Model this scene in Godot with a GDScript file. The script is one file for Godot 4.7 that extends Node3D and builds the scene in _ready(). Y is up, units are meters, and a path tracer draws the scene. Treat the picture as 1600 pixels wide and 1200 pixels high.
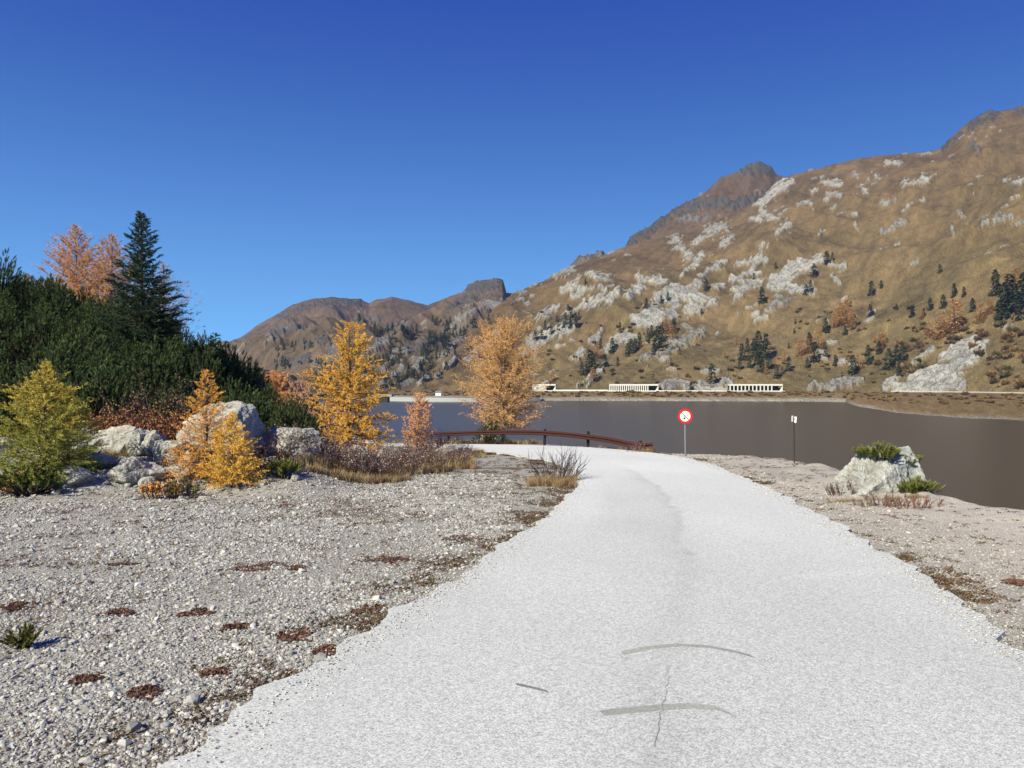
extends Node3D

const FOCAL := 1203.0      # the photograph's focal length in its own pixels (1600 wide)
const EYE := 1.65
const WATER := -11.35
var names := {}
var M := {}
var road_poly := PackedVector2Array()
var road_left := PackedVector2Array()
var road_right := PackedVector2Array()
var shelf_poly := PackedVector2Array()
var bump_noise := FastNoiseLite.new()
var lump_noise := FastNoiseLite.new()
var patch_noise := FastNoiseLite.new()
var rock_noise := FastNoiseLite.new()
var rock_ridge := FastNoiseLite.new()


# ---------------------------------------------------------------- helpers

class Shape:
	var v := PackedVector3Array()
	var c := PackedColorArray()
	func tri(a: Vector3, b: Vector3, d: Vector3, col: Color) -> void:
		v.push_back(a); v.push_back(b); v.push_back(d)
		c.push_back(col); c.push_back(col); c.push_back(col)
	func quad(a: Vector3, b: Vector3, d: Vector3, e: Vector3, col: Color) -> void:
		tri(a, b, d, col); tri(a, d, e, col)
	func box(lo: Vector3, hi: Vector3, col: Color, basis := Basis.IDENTITY, at := Vector3.ZERO) -> void:
		var p: Array[Vector3] = []
		for k in 8:
			p.push_back(at + basis * Vector3(hi.x if k & 1 else lo.x, hi.y if k & 2 else lo.y, hi.z if k & 4 else lo.z))
		quad(p[0], p[1], p[3], p[2], col); quad(p[5], p[4], p[6], p[7], col)
		quad(p[4], p[0], p[2], p[6], col); quad(p[1], p[5], p[7], p[3], col)
		quad(p[2], p[3], p[7], p[6], col); quad(p[4], p[5], p[1], p[0], col)
	func tube(pts: PackedVector3Array, rad: PackedFloat32Array, sides: int, col: Color) -> void:
		var ring := PackedVector3Array()
		var n := pts.size()
		for k in n:
			var t := (pts[mini(k + 1, n - 1)] - pts[maxi(k - 1, 0)]).normalized()
			var a := t.cross(Vector3(0.31, 0.2, 0.93)).normalized()
			if a.length() < 0.5:
				a = t.cross(Vector3.RIGHT).normalized()
			var b := t.cross(a)
			for s in sides:
				var g := TAU * s / sides
				ring.push_back(pts[k] + (a * cos(g) + b * sin(g)) * rad[k])
		for k in n - 1:
			for s in sides:
				var s2 := (s + 1) % sides
				quad(ring[k * sides + s], ring[(k + 1) * sides + s], ring[(k + 1) * sides + s2], ring[k * sides + s2], col)
	func mesh() -> ArrayMesh:
		var arr := []
		arr.resize(Mesh.ARRAY_MAX)
		arr[Mesh.ARRAY_VERTEX] = v
		arr[Mesh.ARRAY_COLOR] = c
		var n := PackedVector3Array()
		n.resize(v.size())
		for k in range(0, v.size(), 3):
			var m := (v[k + 2] - v[k]).cross(v[k + 1] - v[k]).normalized()
			n[k] = m; n[k + 1] = m; n[k + 2] = m
		arr[Mesh.ARRAY_NORMAL] = n
		var am := ArrayMesh.new()
		am.add_surface_from_arrays(Mesh.PRIMITIVE_TRIANGLES, arr)
		return am


func numbered(called: String) -> String:
	var k: int = names.get(called, 0)
	names[called] = k + 1
	return called if k == 0 else "%s_%03d" % [called, k]


func tag(o: Node3D, label: String, category := "", group := "", kind := "") -> void:
	if label: o.set_meta("label", label)
	if category: o.set_meta("category", category)
	if group: o.set_meta("group", group)
	elif o.has_meta("group"): o.remove_meta("group")
	if kind: o.set_meta("kind", kind)


func thing(called: String, label: String, category: String, at := Vector3.ZERO, group := "") -> Node3D:
	var o := Node3D.new()
	o.name = numbered(called)
	add_child(o, true)
	o.position = at
	tag(o, label, category, group)
	return o


func part(called: String, mesh: Mesh, material: Material, parent: Node3D, at := Vector3.ZERO) -> MeshInstance3D:
	var o := MeshInstance3D.new()
	o.name = called
	o.mesh = mesh
	o.material_override = material
	o.position = at
	parent.add_child(o, true)
	return o


func single(called: String, mesh: Mesh, material: Material, label: String, category: String, at := Vector3.ZERO, group := "") -> MeshInstance3D:
	var o := part(numbered(called), mesh, material, self, at)
	tag(o, label, category, group)
	return o


func structure(called: String, mesh: Mesh, material: Material, label := "") -> MeshInstance3D:
	var o := part(numbered(called), mesh, material, self)
	tag(o, label, "", "", "structure")
	return o


func copy_of(o: Node3D, called: String, label: String, group: String, at: Vector3, turn: float, size: Vector3) -> Node3D:
	var c: Node3D = o.duplicate()
	c.name = numbered(called)
	add_child(c, true)
	c.position = at
	c.rotation = Vector3(0, turn, 0)
	c.scale = size
	c.set_meta("label", label)
	if group: c.set_meta("group", group)
	elif c.has_meta("group"): c.remove_meta("group")
	return c


func scatter(called: String, mesh: Mesh, material: Material, xf: Array[Transform3D], cols: PackedColorArray, label: String) -> MultiMeshInstance3D:
	var mm := MultiMesh.new()
	mm.transform_format = MultiMesh.TRANSFORM_3D
	mm.use_colors = true
	mm.mesh = mesh
	mm.instance_count = xf.size()
	for k in xf.size():
		mm.set_instance_transform(k, xf[k])
		mm.set_instance_color(k, cols[k])
	var o := MultiMeshInstance3D.new()
	o.name = numbered(called)
	o.multimesh = mm
	o.material_override = material
	add_child(o, true)
	tag(o, label, "", "", "stuff")
	return o


func rgb(r: float, g: float, b: float) -> Color:
	return Color(r / 255.0, g / 255.0, b / 255.0)


func vary(c: Color, r: RandomNumberGenerator, much: float) -> Color:
	var k := 1.0 + r.randf_range(-much, much)
	var w := r.randf_range(-much, much) * 0.25
	return Color(clampf(c.r * k * (1 + w), 0, 1), clampf(c.g * k, 0, 1), clampf(c.b * k * (1 - w), 0, 1))


func pl(a: PackedVector2Array, x: float) -> float:
	if x <= a[0].x:
		return a[0].y
	for k in range(1, a.size()):
		if x < a[k].x:
			return lerpf(a[k - 1].y, a[k].y, (x - a[k - 1].x) / (a[k].x - a[k - 1].x))
	return a[a.size() - 1].y


func pairs(a: Array) -> PackedVector2Array:
	var o := PackedVector2Array()
	for k in range(0, a.size(), 2):
		o.push_back(Vector2(a[k], a[k + 1]))
	return o


func noise(kind: int, freq: float, oct: int, seed_: int, fractal := FastNoiseLite.FRACTAL_FBM) -> FastNoiseLite:
	var n := FastNoiseLite.new()
	n.noise_type = kind
	n.frequency = freq
	n.fractal_octaves = oct
	n.fractal_type = fractal
	n.seed = seed_
	return n


func ramp_texture(n: FastNoiseLite, size: int, stops: Array) -> ImageTexture:   # stops: position, Color, position, Color ...
	var data := n.get_seamless_image(size, size, false, false, 0.04).get_data()
	var g := Gradient.new()
	var off := PackedFloat32Array()
	var col := PackedColorArray()
	for k in range(0, stops.size(), 2):
		off.push_back(stops[k]); col.push_back(stops[k + 1])
	g.offsets = off
	g.colors = col
	var lut := PackedByteArray()
	for k in 256:
		var q := g.sample(k / 255.0)
		lut.append(int(q.r * 255)); lut.append(int(q.g * 255)); lut.append(int(q.b * 255))
	var o := PackedByteArray()
	o.resize(size * size * 3)
	for k in size * size:
		var b := data[k] * 3
		o[k * 3] = lut[b]; o[k * 3 + 1] = lut[b + 1]; o[k * 3 + 2] = lut[b + 2]
	return ImageTexture.create_from_image(Image.create_from_data(size, size, false, Image.FORMAT_RGB8, o))


func material(col: Color, rough := 0.9, vertex := false) -> StandardMaterial3D:
	var m := StandardMaterial3D.new()
	m.albedo_color = col
	m.roughness = rough
	m.metallic_specular = 0.3
	if vertex:
		m.vertex_color_use_as_albedo = true
		m.vertex_color_is_srgb = true
	m.cull_mode = BaseMaterial3D.CULL_DISABLED
	return m


func triplanar(m: StandardMaterial3D, tex: Texture2D, scale_: float, relief: Texture2D = null, cm := 1.0) -> StandardMaterial3D:
	m.uv1_triplanar = true
	m.uv1_world_triplanar = true
	m.uv1_scale = Vector3.ONE * scale_
	m.albedo_texture = tex
	if relief:
		m.heightmap_enabled = true
		m.heightmap_texture = relief
		m.heightmap_scale = cm
	return m


func grid_mesh(p: PackedVector3Array, c: PackedColorArray, cols: int, rows: int) -> ArrayMesh:
	var n := PackedVector3Array()
	n.resize(p.size())
	for j in rows:
		var up := maxi(j - 1, 0) * cols
		var dn := mini(j + 1, rows - 1) * cols
		var me := j * cols
		for i in cols:
			var q := (p[me + mini(i + 1, cols - 1)] - p[me + maxi(i - 1, 0)]).cross(p[dn + i] - p[up + i]).normalized()
			n[me + i] = q if q.y > 0 else -q
	var idx := PackedInt32Array()
	idx.resize((rows - 1) * (cols - 1) * 6)
	var mid := (rows / 2) * cols + cols / 2
	var flip := (p[mid + 1] - p[mid]).cross(p[mid + cols] - p[mid]).y > 0
	var w := 0
	for j in rows - 1:
		for i in cols - 1:
			var a := j * cols + i
			var b := a + 1
			var d := a + cols
			idx[w] = a; idx[w + 1] = d if flip else b; idx[w + 2] = b if flip else d
			idx[w + 3] = b; idx[w + 4] = d if flip else d + 1; idx[w + 5] = d + 1 if flip else d
			w += 6
	var arr := []
	arr.resize(Mesh.ARRAY_MAX)
	arr[Mesh.ARRAY_VERTEX] = p
	arr[Mesh.ARRAY_NORMAL] = n
	arr[Mesh.ARRAY_COLOR] = c
	arr[Mesh.ARRAY_INDEX] = idx
	var am := ArrayMesh.new()
	am.add_surface_from_arrays(Mesh.PRIMITIVE_TRIANGLES, arr)
	return am


# ---------------------------------------------------------------- lie of the near land

var hill_line := pairs([-40, 7.2, -30, 6.2, -20, 5.0, -17, 3.9, -11.7, 2.1, -10, 1.1, -7, 0.15, -6, 0])

func falls(d: float) -> float:
	var e := clampf(d, -25, 60)
	return -0.03 * e - (0.0008 * (e - 20) * (e - 20) if e > 20 else 0.0)


func land(x: float, z: float) -> float:          # without the drop to the lake
	var d := -z
	var h := falls(d)
	if x < -2.0 and d > 13:
		h += 0.62 * smoothstep(13.6, 17.0, d + 0.5 * sin(x * 1.3)) * smoothstep(-2.6, -5.0, x + (d - 14) * 0.13) * (1 - 0.9 * smoothstep(24, 31, d) * smoothstep(-12, -6, x))
		if x < -6 and d > 16:
			h += pl(hill_line, x) * smoothstep(17, 32, d) * (1 - smoothstep(31, 38, d) * smoothstep(-20, -13, x))
	return h


func shore_gap(x: float, z: float) -> float:     # metres outside the shelf (0 inside)
	var q := Vector2(x, -z)
	if Geometry2D.is_point_in_polygon(q, shelf_poly):
		return 0.0
	var best := 1e9
	var n := shelf_poly.size()
	for k in n:
		best = minf(best, q.distance_squared_to(Geometry2D.get_closest_point_to_segment(q, shelf_poly[k], shelf_poly[(k + 1) % n])))
	return sqrt(best)


func ground(x: float, z: float) -> float:
	var h := land(x, z)
	var g := shore_gap(x, z)
	var b := bump_noise.get_noise_2d(x, z)
	var l := lump_noise.get_noise_2d(x, z)
	h += b * 0.02 - 0.014 + (l - 0.35) * 0.035 * smoothstep(4.4, 6.6, absf(x - 1.8))
	if x > 6 and -z < 24 and g < 3:
		h += 0.12 * smoothstep(6.2, 7.2, x) * (0.6 + l)
	if g > 0:
		h -= 0.8 * g * g / (g + 0.7) - l * 0.5 * minf(g, 1.0)
	return maxf(h, WATER - 4.0)


func on_land(px: float, py: float) -> Vector3:   # where a sight line first meets the near land
	var d := 2.5
	while d < 80:
		var y := EYE - (py - 600) / FOCAL * d
		var x := (px - 800) / FOCAL * d
		if y < land(x, -d):
			return Vector3(x, land(x, -d), -d)
		d += 0.04
	return Vector3((px - 800) / FOCAL * 80, 0, -80)


func at_depth(px: float, d: float, sink := 0.0) -> Vector3:
	var x := (px - 800) / FOCAL * d
	return Vector3(x, ground(x, -d) - sink, -d)


# ---------------------------------------------------------------- plants

func needle_tuft(f: Shape, p: Vector3, along: Vector3, n: int, l: float, w: float, spread: float, ca: Color, cb: Color, r: RandomNumberGenerator) -> void:
	for k in n:
		var q := Vector3(r.randfn(), r.randfn(), r.randfn()).normalized()
		var dir := (along * (1.0 - spread) + q * spread).normalized()
		var s := dir.cross(q.rotated(Vector3.UP, 1.3)).normalized() * w * 0.5
		f.tri(p - s, p + s, p + dir * l * r.randf_range(0.7, 1.2), ca.lerp(cb, r.randf()))


# a conifer: {h, r, outline (height share, radius share pairs), n branches, el0, el1 (rise of the lowest and topmost), lift, twigs per metre, tl twig length, tufts per metre, needles, nl, nw, spread, a, b, c colours, bark}
func conifer(o: Dictionary) -> Array[ArrayMesh]:
	var r := RandomNumberGenerator.new()
	r.seed = o.seed
	var w := Shape.new()
	var limb := Shape.new()
	var f := Shape.new()
	var h: float = o.h
	var outline: PackedVector2Array = pairs(o.outline)
	var lean := Vector3(r.randf_range(-0.03, 0.03), 0, r.randf_range(-0.03, 0.03)) * h
	var tp := PackedVector3Array()
	var tr := PackedFloat32Array()
	for k in 9:
		var t := k / 8.0
		tp.push_back(Vector3(0, t * h, 0) + lean * t * t + Vector3(r.randf_range(-1, 1), 0, r.randf_range(-1, 1)) * 0.004 * h)
		tr.push_back(lerpf(o.get("trunk", 0.018) * h, 0.003 * h, pow(t, 0.8)))
	tp[0].y = -0.3
	w.tube(tp, tr, 7, o.bark)
	var n: int = o.n
	var t0: float = o.get("t0", 0.06)
	for i in n:
		var t := t0 + (0.985 - t0) * pow((i + r.randf() * 0.8) / n, o.get("tp", 1.15))
		var k := int(t * 8)
		var base := tp[k].lerp(tp[mini(k + 1, 8)], t * 8 - k)
		base.y = t * h
		var l: float = o.r * pl(outline, t) * r.randf_range(o.get("ragged", 0.72), 1.08)
		var az := i * 2.39996 + r.randf_range(-0.4, 0.4)
		var el: float = lerpf(o.el0, o.el1, t) + r.randf_range(-0.14, 0.14)
		var dir := Vector3(cos(az) * cos(el), sin(el), sin(az) * cos(el))
		var pts := PackedVector3Array([base])
		var rad := PackedFloat32Array([0.010 * l + 0.0025 * h * (1.1 - t)])
		for s in 5:
			dir.y += float(o.lift) * (s - 1.2) / 5.0
			dir = (dir + Vector3(r.randf_range(-1, 1), r.randf_range(-1, 1), r.randf_range(-1, 1)) * 0.07).normalized()
			pts.push_back(pts[s] + dir * l / 5.0)
			rad.push_back(rad[0] * (1.0 - (s + 1) / 5.6))
		limb.tube(pts, rad, 3, o.bark.lerp(o.get("branch", o.bark), 0.7))
		var m := int(l * o.twigs) + 3
		var tone: Color = o.a.lerp(o.c, clampf(r.randf() * 0.8 + (0.5 - t) * float(o.get("low", 0.0)), 0, 1))
		for j in m:
			var s: float = pow(r.randf(), 0.75) * (1.0 - o.get("bare", 0.12)) + o.get("bare", 0.12)
			var q := minf(s, 0.999) * 5.0
			var b := int(q)
			var at := pts[b].lerp(pts[b + 1], q - b)
			var along := (pts[b + 1] - pts[b]).normalized()
			var side := along.cross(Vector3.UP).normalized() * (1.0 if j % 2 else -1.0)
			var tl: float = o.tl * (1.25 - 0.75 * s) * r.randf_range(0.5, 1.15) * clampf(l / (0.6 * o.r), 0.35, 1.0)
			var td := (along * 0.75 + side * r.randf_range(0.2, 1.0) + Vector3.UP * r.randf_range(-0.45, 0.35 + float(o.get("tup", 0.0)))).normalized()
			if o.has("iso"):
				td = (along * 0.55 + Vector3(r.randfn(), r.randfn() + 0.15, r.randfn()).normalized() * float(o.iso)).normalized()
			if j >= m - 2:
				at = pts[5]
				td = along
			var tip := at + td * tl
			limb.tri(at + side * 0.0035, at - side * 0.0035 + Vector3(0, 0.004, 0), tip, o.get("branch", o.bark))
			var u := int(tl * o.tufts) + 1
			for z in u:
				if r.randf() < o.get("thin", 0.0):
					continue
				needle_tuft(f, at.lerp(tip, (z + r.randf()) / u), td, o.needles, o.nl, o.nw, o.spread, tone, o.b.lerp(tone, 0.45), r)
	for k in 14:
		needle_tuft(f, Vector3(lean.x, 0, lean.z) + Vector3(0, h * (1 - 0.05 * k / 14.0), 0), Vector3.UP, o.needles, o.nl, o.nw, o.spread, o.a, o.b, r)
	return [w.mesh(), limb.mesh(), f.mesh()]


func plant_conifer(called: String, label: String, category: String, o: Dictionary, at: Vector3, group := "") -> Node3D:
	var ms := conifer(o)
	var t := thing(called, label, category, at, group)
	part("trunk", ms[0], M.bark, t)
	part("branches", ms[1], M.bark, t)
	part("crown", ms[2], M.leaf, t)
	return t


# a dwarf pine: a dome of upright bottle-brush shoots on bent stems
func dwarf_pine(seed_: int, rad: float, high: float, shoots: int, a: Color, b: Color) -> Array[ArrayMesh]:
	var r := RandomNumberGenerator.new()
	r.seed = seed_
	var w := Shape.new()
	var f := Shape.new()
	for k in shoots:
		var az := r.randf() * TAU
		var q := sqrt(r.randf())
		var lump := 0.82 + 0.26 * sin(az * 3 + seed_) * q + r.randf_range(-0.14, 0.14)
		var p := Vector3(cos(az) * q * rad, 0, sin(az) * q * rad) * lump
		var top := high * sqrt(maxf(0.05, 1 - q * q * 0.92)) * (0.85 + 0.15 * sin(az * 4 + q * 5 + seed_)) * (1.0 - 0.55 * pow(r.randf(), 2.5))
		p.y = top
		var dir := Vector3(cos(az) * q * 0.9 + r.randf_range(-0.4, 0.4), 1.0, sin(az) * q * 0.9 + r.randf_range(-0.4, 0.4)).normalized()
		if k % 4 == 0:
			w.tube(PackedVector3Array([Vector3(cos(az) * 0.1, -0.1, sin(az) * 0.1), Vector3(p.x * 0.6, p.y * 0.35, p.z * 0.6), p]), PackedFloat32Array([0.035, 0.025, 0.008]), 4, rgb(58, 50, 42))
		var l := r.randf_range(0.10, 0.2)
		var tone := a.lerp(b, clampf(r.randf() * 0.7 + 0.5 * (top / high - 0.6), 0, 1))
		for j in 34:
			var s := j / 33.0
			var g := j * 2.4 + r.randf()
			var round_ := dir.cross(Vector3(cos(g), 0.1, sin(g))).normalized()
			var out := (round_ * (1.0 - 0.75 * s * s) + dir * (0.25 + 0.8 * s)).normalized()
			var c := p + dir * l * s
			var side := out.cross(dir).normalized() * 0.013
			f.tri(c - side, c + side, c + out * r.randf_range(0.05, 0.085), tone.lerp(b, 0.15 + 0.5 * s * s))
	return [w.mesh(), f.mesh()]


func make_dwarf_pine(called: String, label: String, seed_: int, rad: float, high: float, shoots: int, at: Vector3, group := "", a := rgb(46, 60, 38), b := rgb(114, 126, 78)) -> Node3D:
	var ms := dwarf_pine(seed_, rad, high, shoots, a, b)
	var t := thing(called, label, "dwarf pine", at, group)
	part("stems", ms[0], M.bark, t)
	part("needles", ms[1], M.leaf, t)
	return t


func twig(w: Shape, f: Shape, p: Vector3, dir: Vector3, l: float, rad: float, level: int, o: Dictionary, r: RandomNumberGenerator) -> void:
	var mid := p + dir * l * 0.5 + Vector3(r.randf_range(-1, 1), 0.3, r.randf_range(-1, 1)) * l * 0.06
	var dir2 := (dir + Vector3(r.randf_range(-1, 1), r.randf_range(-0.3, 0.8), r.randf_range(-1, 1)) * 0.22).normalized()
	var tip := mid + dir2 * l * 0.5
	w.tube(PackedVector3Array([p, mid, tip]), PackedFloat32Array([rad, rad * 0.8, rad * 0.45]), 3, vary(o.wood, r, 0.2))
	if level > 0:
		for k in int(o.fork):
			var s := r.randf_range(0.35, 1.0)
			var at := mid.lerp(tip, (s - 0.5) * 2) if s > 0.5 else p.lerp(mid, s * 2)
			var nd := (dir2 + Vector3(r.randf_range(-1, 1), r.randf_range(-0.2, 0.7), r.randf_range(-1, 1)) * 0.75).normalized()
			twig(w, f, at, nd, l * r.randf_range(0.45, 0.7), rad * 0.62, level - 1, o, r)
	if o.leaves > 0 and level < 2:
		for k in int(o.leaves):
			var at := p.lerp(tip, r.randf_range(0.3, 1.05))
			var q := Vector3(r.randfn(), r.randfn() + 0.4, r.randfn()).normalized()
			var s: Vector3 = q.cross(Vector3(r.randfn(), r.randfn(), r.randfn())).normalized() * o.size * 0.32
			var e: Vector3 = at + q * o.size * r.randf_range(0.6, 1.2)
			var c := vary(o.leaf_a.lerp(o.leaf_b, r.randf()), r, 0.15)
			var m := at.lerp(e, 0.5)
			f.tri(at, m + s, e, c); f.tri(at, e, m - s, c)


# a shrub of forking stems: {seed, stems, h, lean, rad, level, fork, leaves, size, leaf_a, leaf_b, wood, wide, deep}
func shrub(called: String, label: String, category: String, o: Dictionary, at: Vector3, group := "") -> Node3D:
	var r := RandomNumberGenerator.new()
	r.seed = o.seed
	var w := Shape.new()
	var f := Shape.new()
	for k in int(o.stems):
		var az := r.randf() * TAU
		var q := sqrt(r.randf())
		var p := Vector3(cos(az) * q * o.wide, -0.05, sin(az) * q * o.deep)
		var x := at.x + p.x
		p.y = land(x, at.z + p.z) - at.y - 0.04
		var dir := Vector3(cos(az) * q * o.lean + r.randf_range(-0.2, 0.2), 1, sin(az) * q * o.lean + r.randf_range(-0.2, 0.2)).normalized()
		twig(w, f, p, dir, o.h * r.randf_range(0.5, 0.8) * (1.0 - 0.35 * q), o.rad, o.level, o, r)
	var t := thing(called, label, category, at, group)
	part("stems", w.mesh(), M.bark, t)
	if f.v.size():
		part("leaves", f.mesh(), M.leaf, t)
	return t


# ---------------------------------------------------------------- rocks

func ball(level: int) -> Array:
	var g := (1.0 + sqrt(5.0)) / 2.0
	var v := PackedVector3Array([Vector3(-1, g, 0), Vector3(1, g, 0), Vector3(-1, -g, 0), Vector3(1, -g, 0), Vector3(0, -1, g), Vector3(0, 1, g), Vector3(0, -1, -g), Vector3(0, 1, -g), Vector3(g, 0, -1), Vector3(g, 0, 1), Vector3(-g, 0, -1), Vector3(-g, 0, 1)])
	for k in 12:
		v[k] = v[k].normalized()
	var f := PackedInt32Array([0, 11, 5, 0, 5, 1, 0, 1, 7, 0, 7, 10, 0, 10, 11, 1, 5, 9, 5, 11, 4, 11, 10, 2, 10, 7, 6, 7, 1, 8, 3, 9, 4, 3, 4, 2, 3, 2, 6, 3, 6, 8, 3, 8, 9, 4, 9, 5, 2, 4, 11, 6, 2, 10, 8, 6, 7, 9, 8, 1])
	for s_ in level:
		var cut := {}
		var nf := PackedInt32Array()
		for k in range(0, f.size(), 3):
			var m := [0, 0, 0]
			for e in 3:
				var a := f[k + e]
				var b := f[k + (e + 1) % 3]
				var key := mini(a, b) * 100000 + maxi(a, b)
				if not cut.has(key):
					cut[key] = v.size()
					v.push_back((v[a] + v[b]).normalized())
				m[e] = cut[key]
			nf.append_array(PackedInt32Array([f[k], m[0], m[2], f[k + 1], m[1], m[0], f[k + 2], m[2], m[1], m[0], m[1], m[2]]))
		f = nf
	return [v, f]


func rock_mesh(seed_: int, level: int, size: Vector3, cuts := 15, rough := 1.0, peak := 0.0, tone := rgb(163, 161, 155)) -> ArrayMesh:
	var r := RandomNumberGenerator.new()
	r.seed = seed_
	var b := ball(level)
	var v: PackedVector3Array = b[0]
	var f: PackedInt32Array = b[1]
	var pn := PackedVector3Array()
	var pd := PackedFloat32Array()
	for k in cuts:
		pn.push_back(Vector3(r.randfn(), r.randfn() * 0.8 + 0.15, r.randfn()).normalized())
		pd.push_back(r.randf_range(0.52, 0.88))
	var off := Vector3(seed_ * 7.3, seed_ * 3.1, 0)
	var p := PackedVector3Array()
	var c := PackedColorArray()
	for k in v.size():
		var d := v[k]
		var q := 1.0
		for m in cuts:
			var g := d.dot(pn[m])
			if g > 0.1:
				q = minf(q, pd[m] / g)
		var n1 := rock_noise.get_noise_3dv(d * 1.4 + off)
		var n2 := rock_ridge.get_noise_3dv(d * 1.1 + off)
		q *= 1.0 + rough * (0.15 * n1 + 0.06 * n2)
		var nar := 1.0 - peak * (d.y + 0.2)
		p.push_back(Vector3(d.x * size.x * nar, maxf(d.y, -0.75) * size.y, d.z * size.z * nar) * q)
		var sh: float = 1.0 + 0.16 * n1 + 0.10 * n2 * rough + r.randf_range(-0.05, 0.05)
		var warm := 0.03 * rock_noise.get_noise_3dv(d * 0.7 - off)
		c.push_back(Color(tone.r * sh * (1 + warm), tone.g * sh, tone.b * sh * (1 - warm)).clamp())
	var s := Shape.new()
	for k in range(0, f.size(), 3):
		s.v.push_back(p[f[k]]); s.v.push_back(p[f[k + 2]]); s.v.push_back(p[f[k + 1]])
		s.c.push_back(c[f[k]]); s.c.push_back(c[f[k + 2]]); s.c.push_back(c[f[k + 1]])
	return s.mesh()


# ---------------------------------------------------------------- mountains

func soft(a: PackedVector2Array, x: float) -> float:
	var t := 0.0
	for k in 9:
		t += pl(a, x + (k - 4) * 22.0)
	return t / 9.0


class Massif:
	var p: PackedVector3Array
	var cols: int
	var rows: int
	var px0: float
	var step: float


# conf: px0, px1, step, rows, foot (px, distance), foot_h, ridge (px, height in the picture), far (px, distance of the ridge), swell, gully, rocks (x0, y0, x1, y1, r, tone), low, high, dark, light colours
func massif(conf: Dictionary) -> Massif:
	var m := Massif.new()
	m.px0 = conf.px0
	m.step = conf.step
	m.cols = int((conf.px1 - conf.px0) / conf.step) + 1
	var front: int = conf.rows
	var back := 24
	m.rows = front + back
	var foot := pairs(conf.foot)
	var ridge := pairs(conf.ridge)
	var far := pairs(conf.far)
	var s0: int = conf.seed
	var big := noise(FastNoiseLite.TYPE_SIMPLEX_SMOOTH, 1.0 / conf.get("big_size", 420.0), 4, s0)
	var gul := noise(FastNoiseLite.TYPE_SIMPLEX_SMOOTH, 1.0 / 190.0, 4, s0 + 1, FastNoiseLite.FRACTAL_RIDGED)
	var fine := noise(FastNoiseLite.TYPE_SIMPLEX_SMOOTH, 1.0 / 42.0, 4, s0 + 2)
	var crag := noise(FastNoiseLite.TYPE_SIMPLEX_SMOOTH, 1.0 / conf.get("crag", 26.0), 4, s0 + 3, FastNoiseLite.FRACTAL_RIDGED)
	var edge := noise(FastNoiseLite.TYPE_SIMPLEX_SMOOTH, 1.0 / conf.get("edge", 30.0), 4, s0 + 4)
	var tint := noise(FastNoiseLite.TYPE_SIMPLEX_SMOOTH, 1.0 / 130.0, 5, s0 + 5)
	var speck := noise(FastNoiseLite.TYPE_CELLULAR, 1.0 / 26.0, 1, s0 + 6)
	var frag := noise(FastNoiseLite.TYPE_SIMPLEX_SMOOTH, 1.0 / conf.get("frag", 8.5), 4, s0 + 8)
	var dots := RandomNumberGenerator.new()
	dots.seed = s0
	var count := m.cols * m.rows
	var p := PackedVector3Array(); p.resize(count)
	var py := PackedFloat32Array(); py.resize(count)
	var hs := PackedFloat32Array(); hs.resize(count)
	for i in m.cols:
		var px: float = conf.px0 + i * conf.step
		var tx := (px - 800) / FOCAL
		var d0 := soft(foot, px)
		var d1 := soft(far, px)
		var h0: float = conf.foot_h
		var h1 := EYE - (pl(ridge, px) - 600) / FOCAL * d1
		var h2 := EYE - (soft(ridge, px) + 3.0 - 600) / FOCAL * d1
		for j in m.rows:
			var d: float
			var h: float
			var env := 0.0
			var t := 0.0
			if j < front:
				d = 1.0 / lerpf(1.0 / d0, 1.0 / d1, float(j) / (front - 1))
				t = (d - d0) / (d1 - d0)
				h = h0 + (lerpf(h2, h1, smoothstep(0.5, 1.0, t)) - h0) * (t + float(conf.get("sag", 0.0)) * t * (t - 1.0))
				env = smoothstep(0.0, 0.25, t) * (1.0 - smoothstep(0.55, 1.0, t) * 0.9)
			else:
				var q := float(j - front + 1) / back
				d = d1 * (1.0 + 0.5 * q)
				h = h1 - (h1 - h0) * q * (0.35 + 0.65 * q)
				t = 1.0
				env = 0.1 + 0.8 * q
			var x := tx * d
			var run: float = (x * 0.8 + d * 0.35)
			var gl := gul.get_noise_2d(run, d * 0.28)
			h += env * (big.get_noise_2d(x, d) * conf.swell + gl * conf.gully) + fine.get_noise_2d(x, d) * (1.2 + 2.6 * env) + frag.get_noise_2d(x, d) * 0.7
			var k := j * m.cols + i
			p[k] = Vector3(x, h, -d)
			py[k] = 600 - (h - EYE) / d * FOCAL
			hs[k] = t
	var mask := PackedFloat32Array(); mask.resize(count)
	var tone := PackedFloat32Array(); tone.resize(count)
	for q in conf.rocks:
		var a := Vector2(q[0], q[1])
		var b := Vector2(q[2], q[3])
		var rr: float = q[4]
		var solid: float = q[6] if q.size() > 6 else 0.0
		var i0 := maxi(0, int((minf(a.x, b.x) - rr * 1.6 - conf.px0) / conf.step))
		var i1 := mini(m.cols - 1, int((maxf(a.x, b.x) + rr * 1.6 - conf.px0) / conf.step) + 1)
		var y0 := minf(a.y, b.y) - rr * 1.6
		var y1 := maxf(a.y, b.y) + rr * 1.6
		for i in range(i0, i1 + 1):
			var px: float = conf.px0 + i * conf.step
			for j in front:
				var k := j * m.cols + i
				if py[k] < y0 or py[k] > y1:
					continue
				var at := Vector2(px, py[k])
				var g := at.distance_to(Geometry2D.get_closest_point_to_segment(at, a, b)) / rr
				if g < 1.6:
					g += edge.get_noise_3dv(p[k]) * 1.1 + (frag.get_noise_2d(p[k].x + p[k].z * 0.6, p[k].z * 0.45) * 0.95 + 0.22) * (1.0 - solid)
					var v := 1.0 - smoothstep(0.7, 0.95, g)
					if v > mask[k]:
						mask[k] = v
						tone[k] = q[5]
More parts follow.
